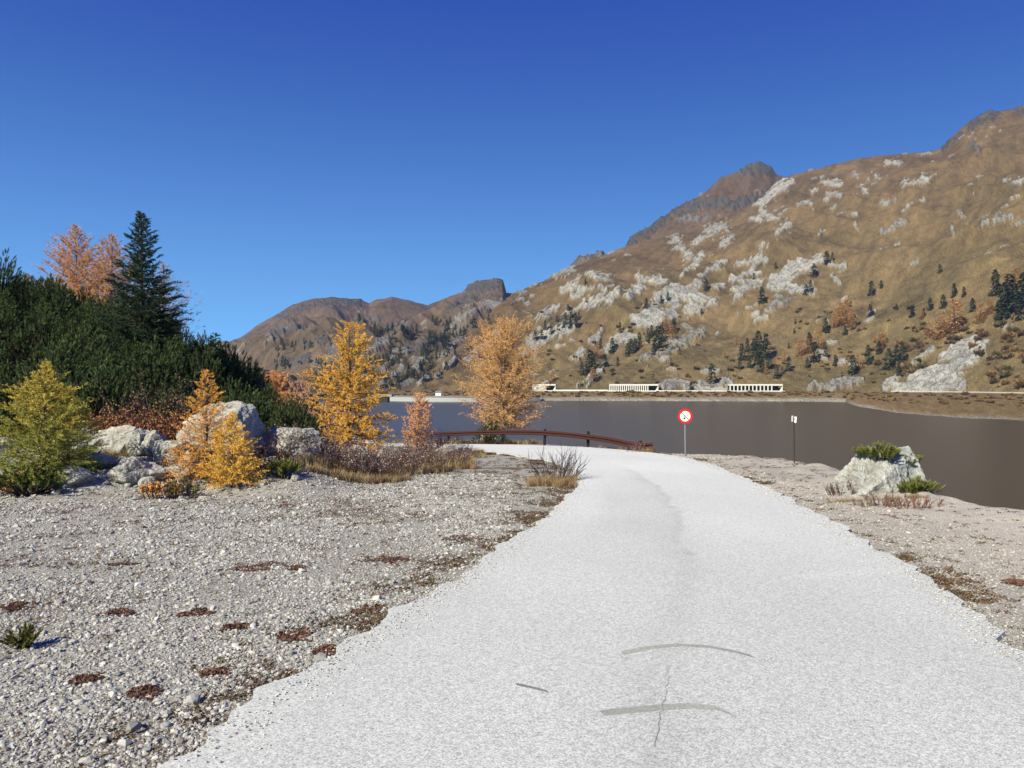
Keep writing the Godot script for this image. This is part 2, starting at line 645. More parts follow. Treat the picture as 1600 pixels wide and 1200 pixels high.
	var c := PackedColorArray(); c.resize(count)
	var light: Color = conf.light
	var dark: Color = conf.dark
	for k in count:
		var x := p[k].x
		var z := p[k].z
		var sp := speck.get_noise_2d(x, z)
		var w := mask[k]
		var tn := tone[k]
		if w < 0.5 and edge.get_noise_2d(x * 0.3 + 900, z * 0.3) > conf.get("loose", 0.3) and sp < -0.8:
			w = 0.9
			tn = 0.15
		var cr := crag.get_noise_2d(x, z * 0.8)
		if w > 0:
			p[k].y += w * clampf((k / m.cols) / 7.0, 0, 1) * (cr * conf.get("relief", 7.0) + 2.0)
		var n := tint.get_noise_2d(x, z)
		var e := edge.get_noise_2d(x * 2.3, z * 2.3)
		var g: Color = conf.low.lerp(conf.high, clampf(hs[k] * 1.25 + n * 0.55, 0, 1))
		var stk := frag.get_noise_2d(x * 0.35 + z * 0.25, z * 0.07 - x * 0.05)
		var br := 0.96 + n * 0.24 + e * 0.16 + stk * 0.16 + dots.randf_range(-0.07, 0.07)
		g = Color(g.r * br, g.g * br, g.b * br)
		var stone := light.lerp(dark, clampf(tn + e * 0.25, 0, 1))
		var sb := 1.0 + cr * 0.14 + e * 0.28
		sb -= 0.24 * smoothstep(0.02, 0.3, frag.get_noise_2d(x * 2.1, z * 2.1))
		stone = Color(stone.r * sb, stone.g * sb, stone.b * sb)
		c[k] = g.lerp(stone, w).clamp()
	m.p = p
	structure(conf.called, grid_mesh(p, c, m.cols, m.rows), M.slope, conf.label)
	return m


func on_massif(m: Massif, px: float, py: float) -> Vector3:
	var i := clampi(roundi((px - m.px0) / m.step), 0, m.cols - 1)
	var best := m.p[i]
	for j in m.rows:
		best = m.p[j * m.cols + i]
		if 600 - (best.y - EYE) / -best.z * FOCAL < py:
			return best
	return best


# ---------------------------------------------------------------- the place

func _ready() -> void:
	var cam := Camera3D.new()
	cam.name = "camera"
	cam.position = Vector3(0, EYE, 0)
	cam.fov = rad_to_deg(2.0 * atan(600.0 / FOCAL))
	cam.near = 0.1
	cam.far = 9000
	add_child(cam)
	var sky := ProceduralSkyMaterial.new()
	sky.sky_top_color = Color(0.0, 0.022, 0.30).linear_to_srgb()
	sky.sky_horizon_color = Color(0.185, 0.60, 1.12).linear_to_srgb()
	sky.sky_curve = 0.133
	sky.ground_horizon_color = Color(0.25, 0.27, 0.3).linear_to_srgb()
	sky.ground_bottom_color = Color(0.12, 0.11, 0.1).linear_to_srgb()
	sky.sky_energy_multiplier = 0.9
	sky.sun_angle_max = 30.0
	sky.sun_curve = 0.22
	var env := Environment.new()
	env.background_mode = Environment.BG_SKY
	env.sky = Sky.new()
	env.sky.sky_material = sky
	env.tonemap_mode = Environment.TONE_MAPPER_LINEAR
	env.tonemap_exposure = 1.5
	env.sdfgi_enabled = true
	env.ssao_enabled = true
	env.ssil_enabled = true
	env.fog_enabled = true
	env.fog_light_color = Color(0.62, 0.72, 0.92)
	env.fog_density = 0.00007
	var we := WorldEnvironment.new()
	we.name = "world_environment"
	we.environment = env
	add_child(we)
	var sun := DirectionalLight3D.new()
	sun.name = "sun"
	sun.light_energy = 1.6
	sun.light_color = Color(1.0, 0.978, 0.87)
	sun.light_angular_distance = 0.5
	sun.shadow_enabled = true
	add_child(sun)
	sun.look_at_from_position(Vector3.ZERO, Vector3(0.62, -0.68, -0.71))

	bump_noise = noise(FastNoiseLite.TYPE_SIMPLEX_SMOOTH, 0.9, 3, 11)
	lump_noise = noise(FastNoiseLite.TYPE_SIMPLEX_SMOOTH, 0.35, 4, 12)
	patch_noise = noise(FastNoiseLite.TYPE_SIMPLEX_SMOOTH, 0.5, 4, 13)
	rock_noise = noise(FastNoiseLite.TYPE_SIMPLEX_SMOOTH, 1.1, 4, 14)
	rock_ridge = noise(FastNoiseLite.TYPE_SIMPLEX_SMOOTH, 1.7, 5, 15, FastNoiseLite.FRACTAL_RIDGED)
	road_left = pairs([-2.3, -9, -2.0, 0, -1.57, 3.5, -1.24, 5.0, -0.85, 6.3, -0.39, 7.8, 0.17, 10.2, 0.88, 13.3, 1.5, 17.2, 1.62, 19.6, 1.1, 23.4, 0.0, 26.8, -1.0, 29.5, -2.3, 33.6, -3.6, 36.6, -6.5, 39.6, -11, 41.4])
	road_right = pairs([3.0, -9, 3.05, 0, 3.2, 3.5, 3.38, 5.0, 3.7, 6.2, 4.05, 7.7, 4.5, 10.8, 4.9, 13.6, 5.25, 16.5, 5.55, 20, 5.7, 23.5, 5.45, 27, 4.6, 30.4, 3.1, 34.8, 1.4, 37.6, -1.8, 41.4, -9.6, 46.2])
	road_poly.append_array(road_left)
	for k in range(road_right.size() - 1, -1, -1):
		road_poly.push_back(road_right[k])
	shelf_poly = pairs([14, -60, 13, -10, 9.4, 0, 8.6, 9, 7.75, 11.5, 7.3, 13.4, 7.6, 16, 8.1, 20, 8.3, 22.3, 8.3, 27, 5.9, 28.4, 5.3, 30.8, 3.9, 35.6, 2.4, 39.8, 1.7, 44, 0.6, 47, -2, 49.5, -7, 50, -14, 58, -30, 90, -60, 120, -200, 120, -200, -60])

	materials()
	near_land()
	far_land()
	galleries_and_dam()
	road_furniture()
	boulders()
	trees()
	shrubs()
	slope_trees()
	ground_cover()


func materials() -> void:
	var white := Color.WHITE
	var grit := RandomNumberGenerator.new()
	grit.seed = 41
	var layers: Array[PackedByteArray] = []
	for side in [1024, 420, 150]:
		var raw := PackedByteArray()
		raw.resize(side * side)
		for k in side * side:
			raw[k] = grit.randi() & 255
		var im := Image.create_from_data(side, side, false, Image.FORMAT_L8, raw)
		if side < 1024:
			im.resize(1024, 1024, Image.INTERPOLATE_CUBIC)
		layers.push_back(im.get_data())
	var mixed := PackedByteArray()
	mixed.resize(1024 * 1024 * 3)
	for k in 1024 * 1024:
		var g := layers[0][k] * 0.35 + layers[1][k] * 0.45 + layers[2][k] * 0.186
		g = 255.0 * clampf(0.88 + (g - 127.0) / 127.0 * 0.33, 0.25, 1.0)
		mixed[k * 3] = int(g); mixed[k * 3 + 1] = int(g); mixed[k * 3 + 2] = int(g)
	var grain_tex := ImageTexture.create_from_image(Image.create_from_data(1024, 1024, false, Image.FORMAT_RGB8, mixed))
	var pebble := noise(FastNoiseLite.TYPE_CELLULAR, 0.03, 3, 32)
	pebble.cellular_return_type = FastNoiseLite.RETURN_DISTANCE2_SUB
	pebble.domain_warp_enabled = true
	pebble.domain_warp_amplitude = 12
	var pebble_tex := ramp_texture(pebble, 1024, [0.0, Color(0.5, 0.48, 0.46), 0.12, Color(0.74, 0.73, 0.71), 0.4, Color(0.93, 0.93, 0.92), 1.0, white])
	var pebble_relief := ramp_texture(pebble, 1024, [0.0, Color.BLACK, 1.0, white])
	var craggy := noise(FastNoiseLite.TYPE_SIMPLEX_SMOOTH, 0.012, 6, 33, FastNoiseLite.FRACTAL_RIDGED)
	var crag_tex := ramp_texture(craggy, 1024, [0.0, Color(0.7, 0.69, 0.68), 0.3, Color(0.93, 0.93, 0.92), 0.58, white, 0.78, Color(0.8, 0.79, 0.77), 0.9, Color(0.5, 0.49, 0.48), 1.0, Color(0.3, 0.3, 0.29)])
	var crag_relief := ramp_texture(craggy, 1024, [0.0, Color.BLACK, 0.6, Color(0.7, 0.7, 0.7), 1.0, Color(0.2, 0.2, 0.2)])
	var turf := noise(FastNoiseLite.TYPE_SIMPLEX, 0.03, 5, 34)
	var turf_tex := ramp_texture(turf, 1024, [0.0, Color(0.42, 0.42, 0.4), 0.4, Color(0.82, 0.82, 0.81), 1.0, white])
	var turf_relief := ramp_texture(turf, 1024, [0.0, Color.BLACK, 1.0, white])
	M.road = triplanar(material(white, 0.85, true), grain_tex, 0.4, grain_tex, 0.25)
	M.gravel = triplanar(material(white, 0.95, true), pebble_tex, 0.8, pebble_relief, 1.2)
	M.rock = triplanar(material(white, 0.95, true), crag_tex, 0.6, crag_relief, 1.8)
	M.slope = triplanar(material(white, 1.0, true), turf_tex, 1.0 / 55.0, turf_relief, 120.0)
	M.stone = material(white, 0.95, true)
	M.bark = material(white, 0.95, true)
	M.leaf = material(white, 0.75, true)
	M.leaf.backlight = Color(0.3, 0.3, 0.3)
	M.far_leaf = material(white, 0.95, true)
	M.concrete = material(rgb(206, 204, 198), 0.9)
	M.dam = material(rgb(150, 151, 149), 0.9)
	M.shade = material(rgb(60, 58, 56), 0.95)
	M.steel = material(rgb(150, 153, 156), 0.45)
	M.steel.metallic = 0.6
	M.dark_steel = material(rgb(62, 54, 50), 0.7)
	M.rust = triplanar(material(rgb(80, 47, 42), 0.8), grain_tex, 1.3)
	M.rail_grey = material(rgb(186, 184, 178), 0.7)
	M.white_paint = material(rgb(240, 240, 238), 0.5)
	M.red_paint = material(rgb(205, 40, 36), 0.45)
	M.black_paint = material(rgb(28, 28, 32), 0.5)
	M.grey_paint = material(rgb(120, 124, 128), 0.5)
	M.scuff = material(rgb(138, 138, 138), 0.95)
	M.crack = material(rgb(138, 136, 133), 1.0)
	var wave := noise(FastNoiseLite.TYPE_SIMPLEX_SMOOTH, 0.014, 4, 35)
	var img := wave.get_seamless_image(1024, 1024, false, false, 0.15)
	img.convert(Image.FORMAT_RGBA8)
	img.bump_map_to_normal_map(9.0)
	var water := material(rgb(66, 58, 34), 0.29)
	water.metallic_specular = 0.5
	water.uv1_triplanar = true
	water.uv1_world_triplanar = true
	water.uv1_scale = Vector3.ONE / 9.0
	water.normal_enabled = true
	water.normal_texture = ImageTexture.create_from_image(img)
	water.normal_scale = 0.16
	M.water = water


func axis(stops: Array) -> PackedFloat32Array:   # from, to, step, to, step ...
	var o := PackedFloat32Array([stops[0]])
	var at: float = stops[0]
	for k in range(1, stops.size(), 2):
		while at < stops[k] - 1e-4:
			at += stops[k + 1]
			o.push_back(at)
	return o


func near_land() -> void:
	var xs := axis([-200, -60, 10, -30, 2.0, -12, 0.4, 10, 0.12, 16, 0.5, 40, 3])
	var ds := axis([-60, -10, 5, 2, 0.8, 22, 0.13, 50, 0.3, 70, 1, 150, 8])
	var p := PackedVector3Array()
	var c := PackedColorArray()
	var grey := rgb(186, 183, 177)
	var pink := rgb(212, 203, 194)
	var earth := rgb(98, 76, 62)
	var humus := rgb(84, 70, 54)
	for d in ds:
		for x in xs:
			var h := ground(x, -d)
			p.push_back(Vector3(x, h, -d))
			var q := patch_noise.get_noise_2d(x * 0.55, d * 1.1)
			var col := grey.lerp(pink, smoothstep(2.0, 6.0, x))
			col = col.lerp(Color(0.68, 0.66, 0.63), clampf(0.35 + patch_noise.get_noise_2d(x * 0.3 + 40, d * 0.3), 0, 0.6))
			if x < 3:
				col = col.lerp(earth, smoothstep(0.22, 0.42, q) * 0.4)
			var green := smoothstep(16.5, 19, d) * smoothstep(-1.5, -4.5, x + maxf(0, d - 24) * 0.3)
			if d > 27:
				green = maxf(green, smoothstep(0.6, 1.2, shore_gap(x, -d)) * 0.6)
			col = col.lerp(humus, green * clampf(0.75 + q, 0, 1))
			c.push_back(col)
	structure("ground", grid_mesh(p, c, xs.size(), ds.size()), M.gravel, "pale stony ground of the lake shore")
	# the road: a slab a few centimetres proud of the gravel, with an uneven edge
	var rows := 420
	var across := 40
	var left := resample(road_left, rows)
	var right := resample(road_right, rows)
	var rp := PackedVector3Array()
	var rc := PackedColorArray()
	var seam := pairs([3.5, 0.48, 5, 0.49, 8.7, 0.5, 11, 0.485, 13.5, 0.466, 17, 0.40, 20, 0.37, 24, 0.36])
	var ragged := noise(FastNoiseLite.TYPE_SIMPLEX, 1.3, 4, 51)
	var stain := noise(FastNoiseLite.TYPE_SIMPLEX_SMOOTH, 0.4, 4, 52)
	for j in rows:
		var a := left[j]
		var b := right[j]
		var u := (b - a).normalized()
		a += u * (ragged.get_noise_2d(a.x * 1.2, a.y * 1.2) * 0.10 + stain.get_noise_2d(a.x, a.y * 1.3) * 0.16)
		b += u * (ragged.get_noise_2d(b.x * 1.2, b.y * 1.2 + 70) * 0.08 + stain.get_noise_2d(b.x, b.y + 90) * 0.12)
		for i in across + 1:
			var s := float(i) / across
			var q := a.lerp(b, s)
			var h := land(q.x, -q.y) + 0.03 + 0.02 * sin(PI * s)
			rp.push_back(Vector3(q.x, h, -q.y))
			var n := stain.get_noise_2d(q.x, q.y * 0.45)
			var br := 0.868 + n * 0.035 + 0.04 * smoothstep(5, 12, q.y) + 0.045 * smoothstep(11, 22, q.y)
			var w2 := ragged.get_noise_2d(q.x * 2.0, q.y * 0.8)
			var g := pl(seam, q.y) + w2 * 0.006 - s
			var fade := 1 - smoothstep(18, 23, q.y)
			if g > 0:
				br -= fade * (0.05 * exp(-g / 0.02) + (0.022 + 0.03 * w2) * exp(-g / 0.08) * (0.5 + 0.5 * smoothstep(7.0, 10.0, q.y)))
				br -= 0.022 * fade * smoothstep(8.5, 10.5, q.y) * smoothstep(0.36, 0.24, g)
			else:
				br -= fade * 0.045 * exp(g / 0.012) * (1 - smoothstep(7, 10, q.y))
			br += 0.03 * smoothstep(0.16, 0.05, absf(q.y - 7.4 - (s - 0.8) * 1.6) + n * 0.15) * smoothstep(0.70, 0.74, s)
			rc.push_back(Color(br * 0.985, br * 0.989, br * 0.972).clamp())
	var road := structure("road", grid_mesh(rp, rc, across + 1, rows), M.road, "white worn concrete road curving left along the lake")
	var rim := Shape.new()
	for j in rows - 1:
		for i in [0, across]:
			var e := rp[j * (across + 1) + i]
			var f := rp[(j + 1) * (across + 1) + i]
			rim.quad(e, f, f - Vector3(0, 0.12, 0), e - Vector3(0, 0.12, 0), Color(0.8, 0.79, 0.77))
	part("edge", rim.mesh(), M.road, road)
	scuff(road, [Vector2(940, 1115), Vector2(985, 1110), Vector2(1030, 1106), Vector2(1080, 1103), Vector2(1120, 1107), Vector2(1145, 1118), Vector2(1168, 1136)], 0.036)
	scuff(road, [Vector2(972, 1021), Vector2(1010, 1013), Vector2(1060, 1008), Vector2(1110, 1011), Vector2(1150, 1019), Vector2(1176, 1026)], 0.03)
	scuff(road, [Vector2(806, 1069), Vector2(830, 1074), Vector2(856, 1081)], 0.02)
	var r := RandomNumberGenerator.new()
	r.seed = 77
	var cr := Shape.new()
	var last := Vector2(1020, 1172)
	for k in 26:
		var nx := Vector2(1020 + k * 1.1 + r.randf_range(-4, 4), 1172 - k * 5.2)
		var a := road_at(last)
		var b := road_at(nx)
		var wd := r.randf_range(0.0006, 0.0026)
		cr.quad(a + Vector3(-wd, 0.002, 0), a + Vector3(wd, 0.002, 0), b + Vector3(wd, 0.002, 0), b + Vector3(-wd, 0.002, 0), Color.WHITE)
		last = nx
	part("crack", cr.mesh(), M.crack, road)


func step_in(x: float) -> float:
	return 1.0 if x > 0 else 0.0


func road_at(px: Vector2) -> Vector3:
	var d := (EYE - 0.05) / ((px.y - 600) / FOCAL - 0.03)
	return Vector3((px.x - 800) / FOCAL * d, land((px.x - 800) / FOCAL * d, -d) + 0.05, -d)


func scuff(road: Node3D, line: Array, width: float) -> void:
	var s := Shape.new()
	for k in line.size() - 1:
		var a: Vector2 = line[k]
		var b: Vector2 = line[k + 1]
		var n := int(a.distance_to(b) / 2.6) + 1
		for q in n:
			var m := road_at(a.lerp(b, (q + 0.15) / n))
			var e := road_at(a.lerp(b, (q + 0.72) / n))
			var w := Vector3(0.25, 0, 1).normalized() * width
			var up := Vector3(0, 0.003, 0)
			s.quad(m - w + up, e - w + up, e + w + up, m + w + up, Color.WHITE)
	part("scuff_mark", s.mesh(), M.scuff, road)


func resample(line: PackedVector2Array, n: int) -> PackedVector2Array:
	var cv := Curve2D.new()
	for k in line.size():
		var t := (line[mini(k + 1, line.size() - 1)] - line[maxi(k - 1, 0)]) / 6.0
		cv.add_point(line[k], -t * 0.8, t * 0.8)
	# even in parameter over the points, so that both edges keep step; denser near the camera
	var o := PackedVector2Array()
	for k in n:
		var s := float(k) / (n - 1) * (line.size() - 1)
		var b := mini(int(s), line.size() - 2)
		o.push_back(cv.sample(b, s - b))
	return o


var slope_a: Massif
var slope_b: Massif
var slope_c: Massif
var shore_d := pairs([540, 640, 700, 615, 840, 600, 1000, 592, 1100, 582, 1200, 576, 1300, 566, 1322, 552, 1328, 500, 1342, 440, 1370, 395, 1400, 350, 1450, 318, 1500, 298, 1600, 274, 1700, 252, 2100, 215])
var track_d := pairs([540, 680, 840, 640, 1000, 622, 1100, 612, 1200, 606, 1320, 600, 1400, 560, 1500, 500, 1600, 440, 1800, 370, 2100, 300])
const TRACK := -4.3

func far_land() -> void:
	var lake := Shape.new()
	var far := 4000.0
	lake.quad(Vector3(-far, WATER, -far), Vector3(far, WATER, -far), Vector3(far, WATER, 400), Vector3(-far, WATER, 400), Color.WHITE)
	structure("lake", lake.mesh(), M.water, "still dark lake below the road")
	var white_rock := rgb(184, 181, 176)
	var dark_rock := rgb(82, 77, 74)
	var foot_a := []
	for k in range(0, track_d.size()):
		foot_a.append_array([track_d[k].x, track_d[k].y + 4.5])
	slope_a = massif({
		"called": "mountain", "label": "long brown grass mountainside with white limestone outcrops across the lake", "seed": 100,
		"px0": 600.0, "px1": 2060.0, "step": 1.7, "rows": 330, "foot": foot_a, "foot_h": TRACK - 0.7, "swell": 42.0, "gully": 15.0,
		"ridge": [600, 613, 640, 611, 690, 566, 730, 526, 770, 486, 800, 461, 850, 441, 900, 416, 940, 399, 975, 387, 1040, 372, 1100, 352, 1150, 332, 1190, 309, 1215, 286, 1235, 275, 1300, 258, 1350, 247, 1400, 241, 1450, 236, 1470, 232, 1485, 215, 1502, 199, 1530, 181, 1545, 174, 1562, 174, 1585, 170, 1600, 167, 1700, 150, 1900, 175, 2060, 210],
		"far": [600, 690, 640, 700, 730, 860, 800, 1050, 900, 1250, 1000, 1380, 1200, 1450, 1400, 1450, 1600, 1300, 1800, 1100, 2060, 900],
		"low": rgb(137, 120, 86), "high": rgb(125, 103, 75), "light": white_rock, "dark": dark_rock, "relief": 3.0,
		"rocks": [[868, 431, 895, 422, 7, .15], [880, 456, 906, 440, 8, .1], [896, 466, 912, 455, 6, .1], [924, 430, 952, 441, 9, .15], [935, 448, 945, 455, 5, .1],
			[822, 546, 852, 528, 16, .15, 0.6], [865, 521, 892, 509, 13, .15], [885, 491, 912, 475, 8, .1], [910, 479, 950, 470, 10, .1], [948, 468, 966, 457, 8, .1], [842, 500, 870, 482, 8, .2],
			[983, 461, 1004, 449, 9, .1], [1000, 436, 1034, 443, 10, .1], [1000, 502, 1030, 480, 15, .12, 0.6], [1018, 511, 1052, 490, 15, .15, 0.6], [1030, 470, 1088, 455, 15, .12, 0.6], [1072, 487, 1116, 474, 11, .1], [1050, 459, 1092, 466, 13, .12, 0.6],
			[948, 547, 977, 524, 10, .15], [968, 535, 985, 528, 9, .12], [898, 562, 906, 550, 7, .15], [1000, 566, 1042, 550, 9, .4], [1045, 546, 1096, 521, 9, .35], [926, 533, 942, 520, 7, .2],
			[1053, 374, 1075, 401, 10, .12], [1084, 381, 1101, 372, 7, .1], [1108, 362, 1132, 355, 11, .2], [1096, 398, 1085, 421, 5, .1], [1064, 431, 1092, 409, 4, .1], [1098, 432, 1132, 410, 7, .15], [1128, 385, 1145, 372, 6, .1],
			[1153, 411, 1192, 405, 12, .15], [1138, 441, 1172, 426, 10, .15], [1150, 456, 1186, 439, 12, .12], [1112, 452, 1135, 445, 7, .12], [1188, 317, 1222, 290, 11, .05, 0.6], [1237, 284, 1216, 301, 6, .1],
			[1190, 331, 1206, 344, 8, .1], [1173, 343, 1190, 346, 4, .1], [1216, 366, 1231, 350, 7, .1], [1213, 441, 1250, 415, 17, .08, 0.6], [1248, 421, 1282, 409, 11, .08, 0.6], [1236, 451, 1268, 456, 9, .1, 0.6], [1300, 414, 1318, 420, 8, .2], [1300, 432, 1314, 446, 4, .2],
			[1286, 283, 1313, 288, 7, .1], [1294, 305, 1311, 307, 6, .1], [1283, 364, 1288, 363, 4, .05], [1335, 273, 1340, 276, 5, .15], [1386, 255, 1406, 258, 6, .1], [1411, 289, 1446, 281, 7, .1], [1381, 317, 1399, 314, 6, .2],
			[1345, 292, 1353, 301, 5, .1], [1411, 331, 1426, 317, 3, .1], [1440, 314, 1446, 314, 4, .1], [1378, 363, 1413, 349, 6, .3], [1540, 351, 1581, 341, 10, .35], [1588, 286, 1606, 281, 6, .05], [1569, 284, 1577, 279, 4, .1], [1498, 332, 1503, 338, 5, .3],
			[1487, 357, 1488, 366, 4, .2], [1246, 321, 1266, 317, 5, .2], [1270, 300, 1276, 298, 5, .15], [1355, 280, 1370, 276, 5, .2], [1440, 243, 1455, 240, 3, .2], [1180, 503, 1199, 497, 4, .0], [1205, 478, 1235, 470, 7, .4], [1337, 352, 1342, 362, 4, .3],
			[1383, 609, 1456, 545, 6, .15, 1], [1432, 606, 1528, 549, 22, .0, 1], [1400, 609, 1500, 603, 9, .05, 1], [1500, 572, 1532, 542, 13, .0, 1], [1036, 604, 1062, 597, 9, .4], [1072, 604, 1138, 601, 8, .25], [1262, 606, 1345, 597, 9, .4],
			[917, 606, 946, 571, 4, .05], [903, 606, 936, 584, 3, .05], [845, 607, 860, 598, 4, .1], [1518, 197, 1560, 178, 11, .9], [1502, 209, 1474, 231, 5, .85], [1590, 175, 1606, 168, 6, .8], [1515, 225, 1530, 235, 6, .7],
			[655, 600, 670, 590, 6, .2], [680, 590, 695, 575, 6, .2], [700, 575, 712, 562, 5, .3], [733, 560, 760, 540, 8, .2], [770, 525, 800, 510, 6, .2], [800, 475, 815, 468, 5, .2]],
	})
	slope_b = massif({
		"called": "mountain", "label": "brown rocky peak with a dark cliff band rising behind the grass mountainside", "seed": 200,
		"px0": 830.0, "px1": 1330.0, "step": 1.8, "rows": 110, "foot": [830, 1300, 1330, 1500], "foot_h": 120.0, "swell": 14.0, "gully": 12.0,
		"ridge": [830, 470, 880, 425, 898, 408, 915, 399, 940, 395, 955, 405, 976, 389, 985, 373, 1022, 350, 1045, 335, 1062, 322, 1098, 304, 1128, 276, 1160, 267, 1172, 258, 1188, 256, 1203, 263, 1212, 273, 1240, 280, 1330, 330],
		"far": [830, 1800, 1330, 1850], "low": rgb(116, 96, 73), "high": rgb(116, 95, 74), "light": white_rock, "dark": dark_rock, "relief": 9.0, "crag": 34.0,
		"rocks": [[978, 384, 1025, 354, 9, .95, 0.5], [1020, 354, 1062, 330, 9, .95, 0.5], [1052, 333, 1112, 318, 10, .9, 0.5], [1110, 322, 1192, 314, 14, .9, 0.5], [1168, 266, 1205, 266, 12, .9, 1], [900, 410, 942, 397, 5, .7], [1060, 345, 1110, 340, 5, .6]],
	})
	slope_c = massif({
		"called": "mountain", "label": "distant dull brown mountain with cliffs and a blunt rock knob beyond the dam", "seed": 300,
		"px0": -260.0, "px1": 860.0, "step": 1.8, "rows": 250, "foot": [-260, 760, 400, 700, 860, 720], "foot_h": -8.0, "swell": 60.0, "gully": 32.0, "sag": 0.35,
		"ridge": [-260, 640, 200, 600, 300, 563, 340, 543, 375, 528, 400, 510, 425, 496, 440, 487, 456, 476, 475, 470, 490, 467, 520, 466, 560, 470, 577, 477, 590, 470, 612, 466, 640, 472, 668, 480, 690, 470, 705, 462, 722, 457, 733, 444, 750, 438, 776, 437, 786, 443, 791, 460, 820, 462, 860, 470],
		"far": [-260, 2300, 400, 2300, 700, 1900, 860, 1700], "low": rgb(116, 101, 82), "high": rgb(116, 96, 80), "light": rgb(156, 152, 149), "dark": rgb(72, 69, 70), "relief": 4.5, "crag": 45.0, "edge": 40.0, "loose": 0.42,
		"rocks": [[434, 496, 482, 477, 5, .8], [480, 479, 560, 473, 6, .8], [735, 452, 785, 446, 11, .75], [700, 482, 742, 460, 8, .75], [425, 519, 470, 512, 6, .6], [556, 505, 590, 496, 7, .7], [600, 520, 640, 510, 5, .6],
			[704, 516, 732, 490, 11, .2], [735, 492, 762, 478, 10, .2], [768, 484, 800, 474, 11, .25], [757, 508, 802, 497, 8, .2], [576, 547, 602, 534, 9, .35], [613, 562, 642, 544, 9, .3], [640, 582, 662, 564, 9, .3], [498, 577, 526, 559, 10, .3],
			[550, 592, 602, 574, 8, .45], [598, 602, 642, 594, 8, .3], [690, 557, 722, 534, 9, .35], [478, 542, 522, 525, 8, .7], [438, 572, 482, 560, 8, .65], [520, 548, 560, 536, 7, .6], [650, 545, 690, 530, 8, .6], [660, 600, 690, 585, 7, .25], [615, 590, 630, 575, 6, .2]],
	})
	# the far bank: pale beach, tan grass bank, then the shore road on its bench
	var cols := 700
	var p := PackedVector3Array()
	var c := PackedColorArray()
	var rp := PackedVector3Array()
	var rc := PackedColorArray()
	var n1 := noise(FastNoiseLite.TYPE_SIMPLEX_SMOOTH, 0.05, 4, 61)
	var n2 := noise(FastNoiseLite.TYPE_SIMPLEX_SMOOTH, 0.012, 3, 62)
	var rows := 30
	for j in rows:
		for i in cols:
			var px := 540.0 + i * 2.16
			var tx := (px - 800) / FOCAL
			var d0 := pl(shore_d, px)
			var d1 := soft(track_d, px)
			var s := float(j - 3) / (rows - 8)
			var d := lerpf(d0, d1 + 1.0, s)
			var x := tx * d
			var a := n1.get_noise_2d(x, d)
			if j > rows - 5:
				d = d1 + 1.0 + 14.0 * (j - rows + 5)
				s = 1.0
			d += a * 5.0 * (1 - s) * (1.0 if j > 0 else 0.0)
			var h := WATER + (TRACK - WATER) * (pow(maxf(s, 0), 0.6) if s > 0 else s * 2.5) + a * 0.7 * smoothstep(0.0, 0.2, s) * (1 - smoothstep(0.8, 1.0, s))
			p.push_back(Vector3(tx * d, h, -d))
			var g := rgb(164, 138, 98).lerp(rgb(138, 114, 80), clampf(0.5 + n1.get_noise_2d(x * 2, d * 2) * 1.2, 0, 1))
			c.push_back(rgb(168, 158, 146).lerp(g, smoothstep(5.0, 9.0, s * (d1 - d0) + a * 4.0 + n2.get_noise_2d(x, d) * 5.0)))
	structure("shore", grid_mesh(p, c, cols, rows), M.slope, "tan grass bank with a pale stony waterline on the far shore")
	for j in 3:
		for i in cols:
			var px := 540.0 + i * 2.16
			var d: float = soft(track_d, px) + [0.0, 4.0, 8.5][j]
			rp.push_back(Vector3((px - 800) / FOCAL * d, TRACK + 0.06, -d))
			rc.push_back(rgb(150, 148, 144))
	structure("road", grid_mesh(rp, rc, cols, 3), M.stone, "grey road along the far shore of the lake")


func far_place(px: float, off: float, h: float) -> Vector3:   # a spot beside the far road, off metres behind its lake side edge
	var d := soft(track_d, px) + off
	return Vector3((px - 800) / FOCAL * d, h, -d)


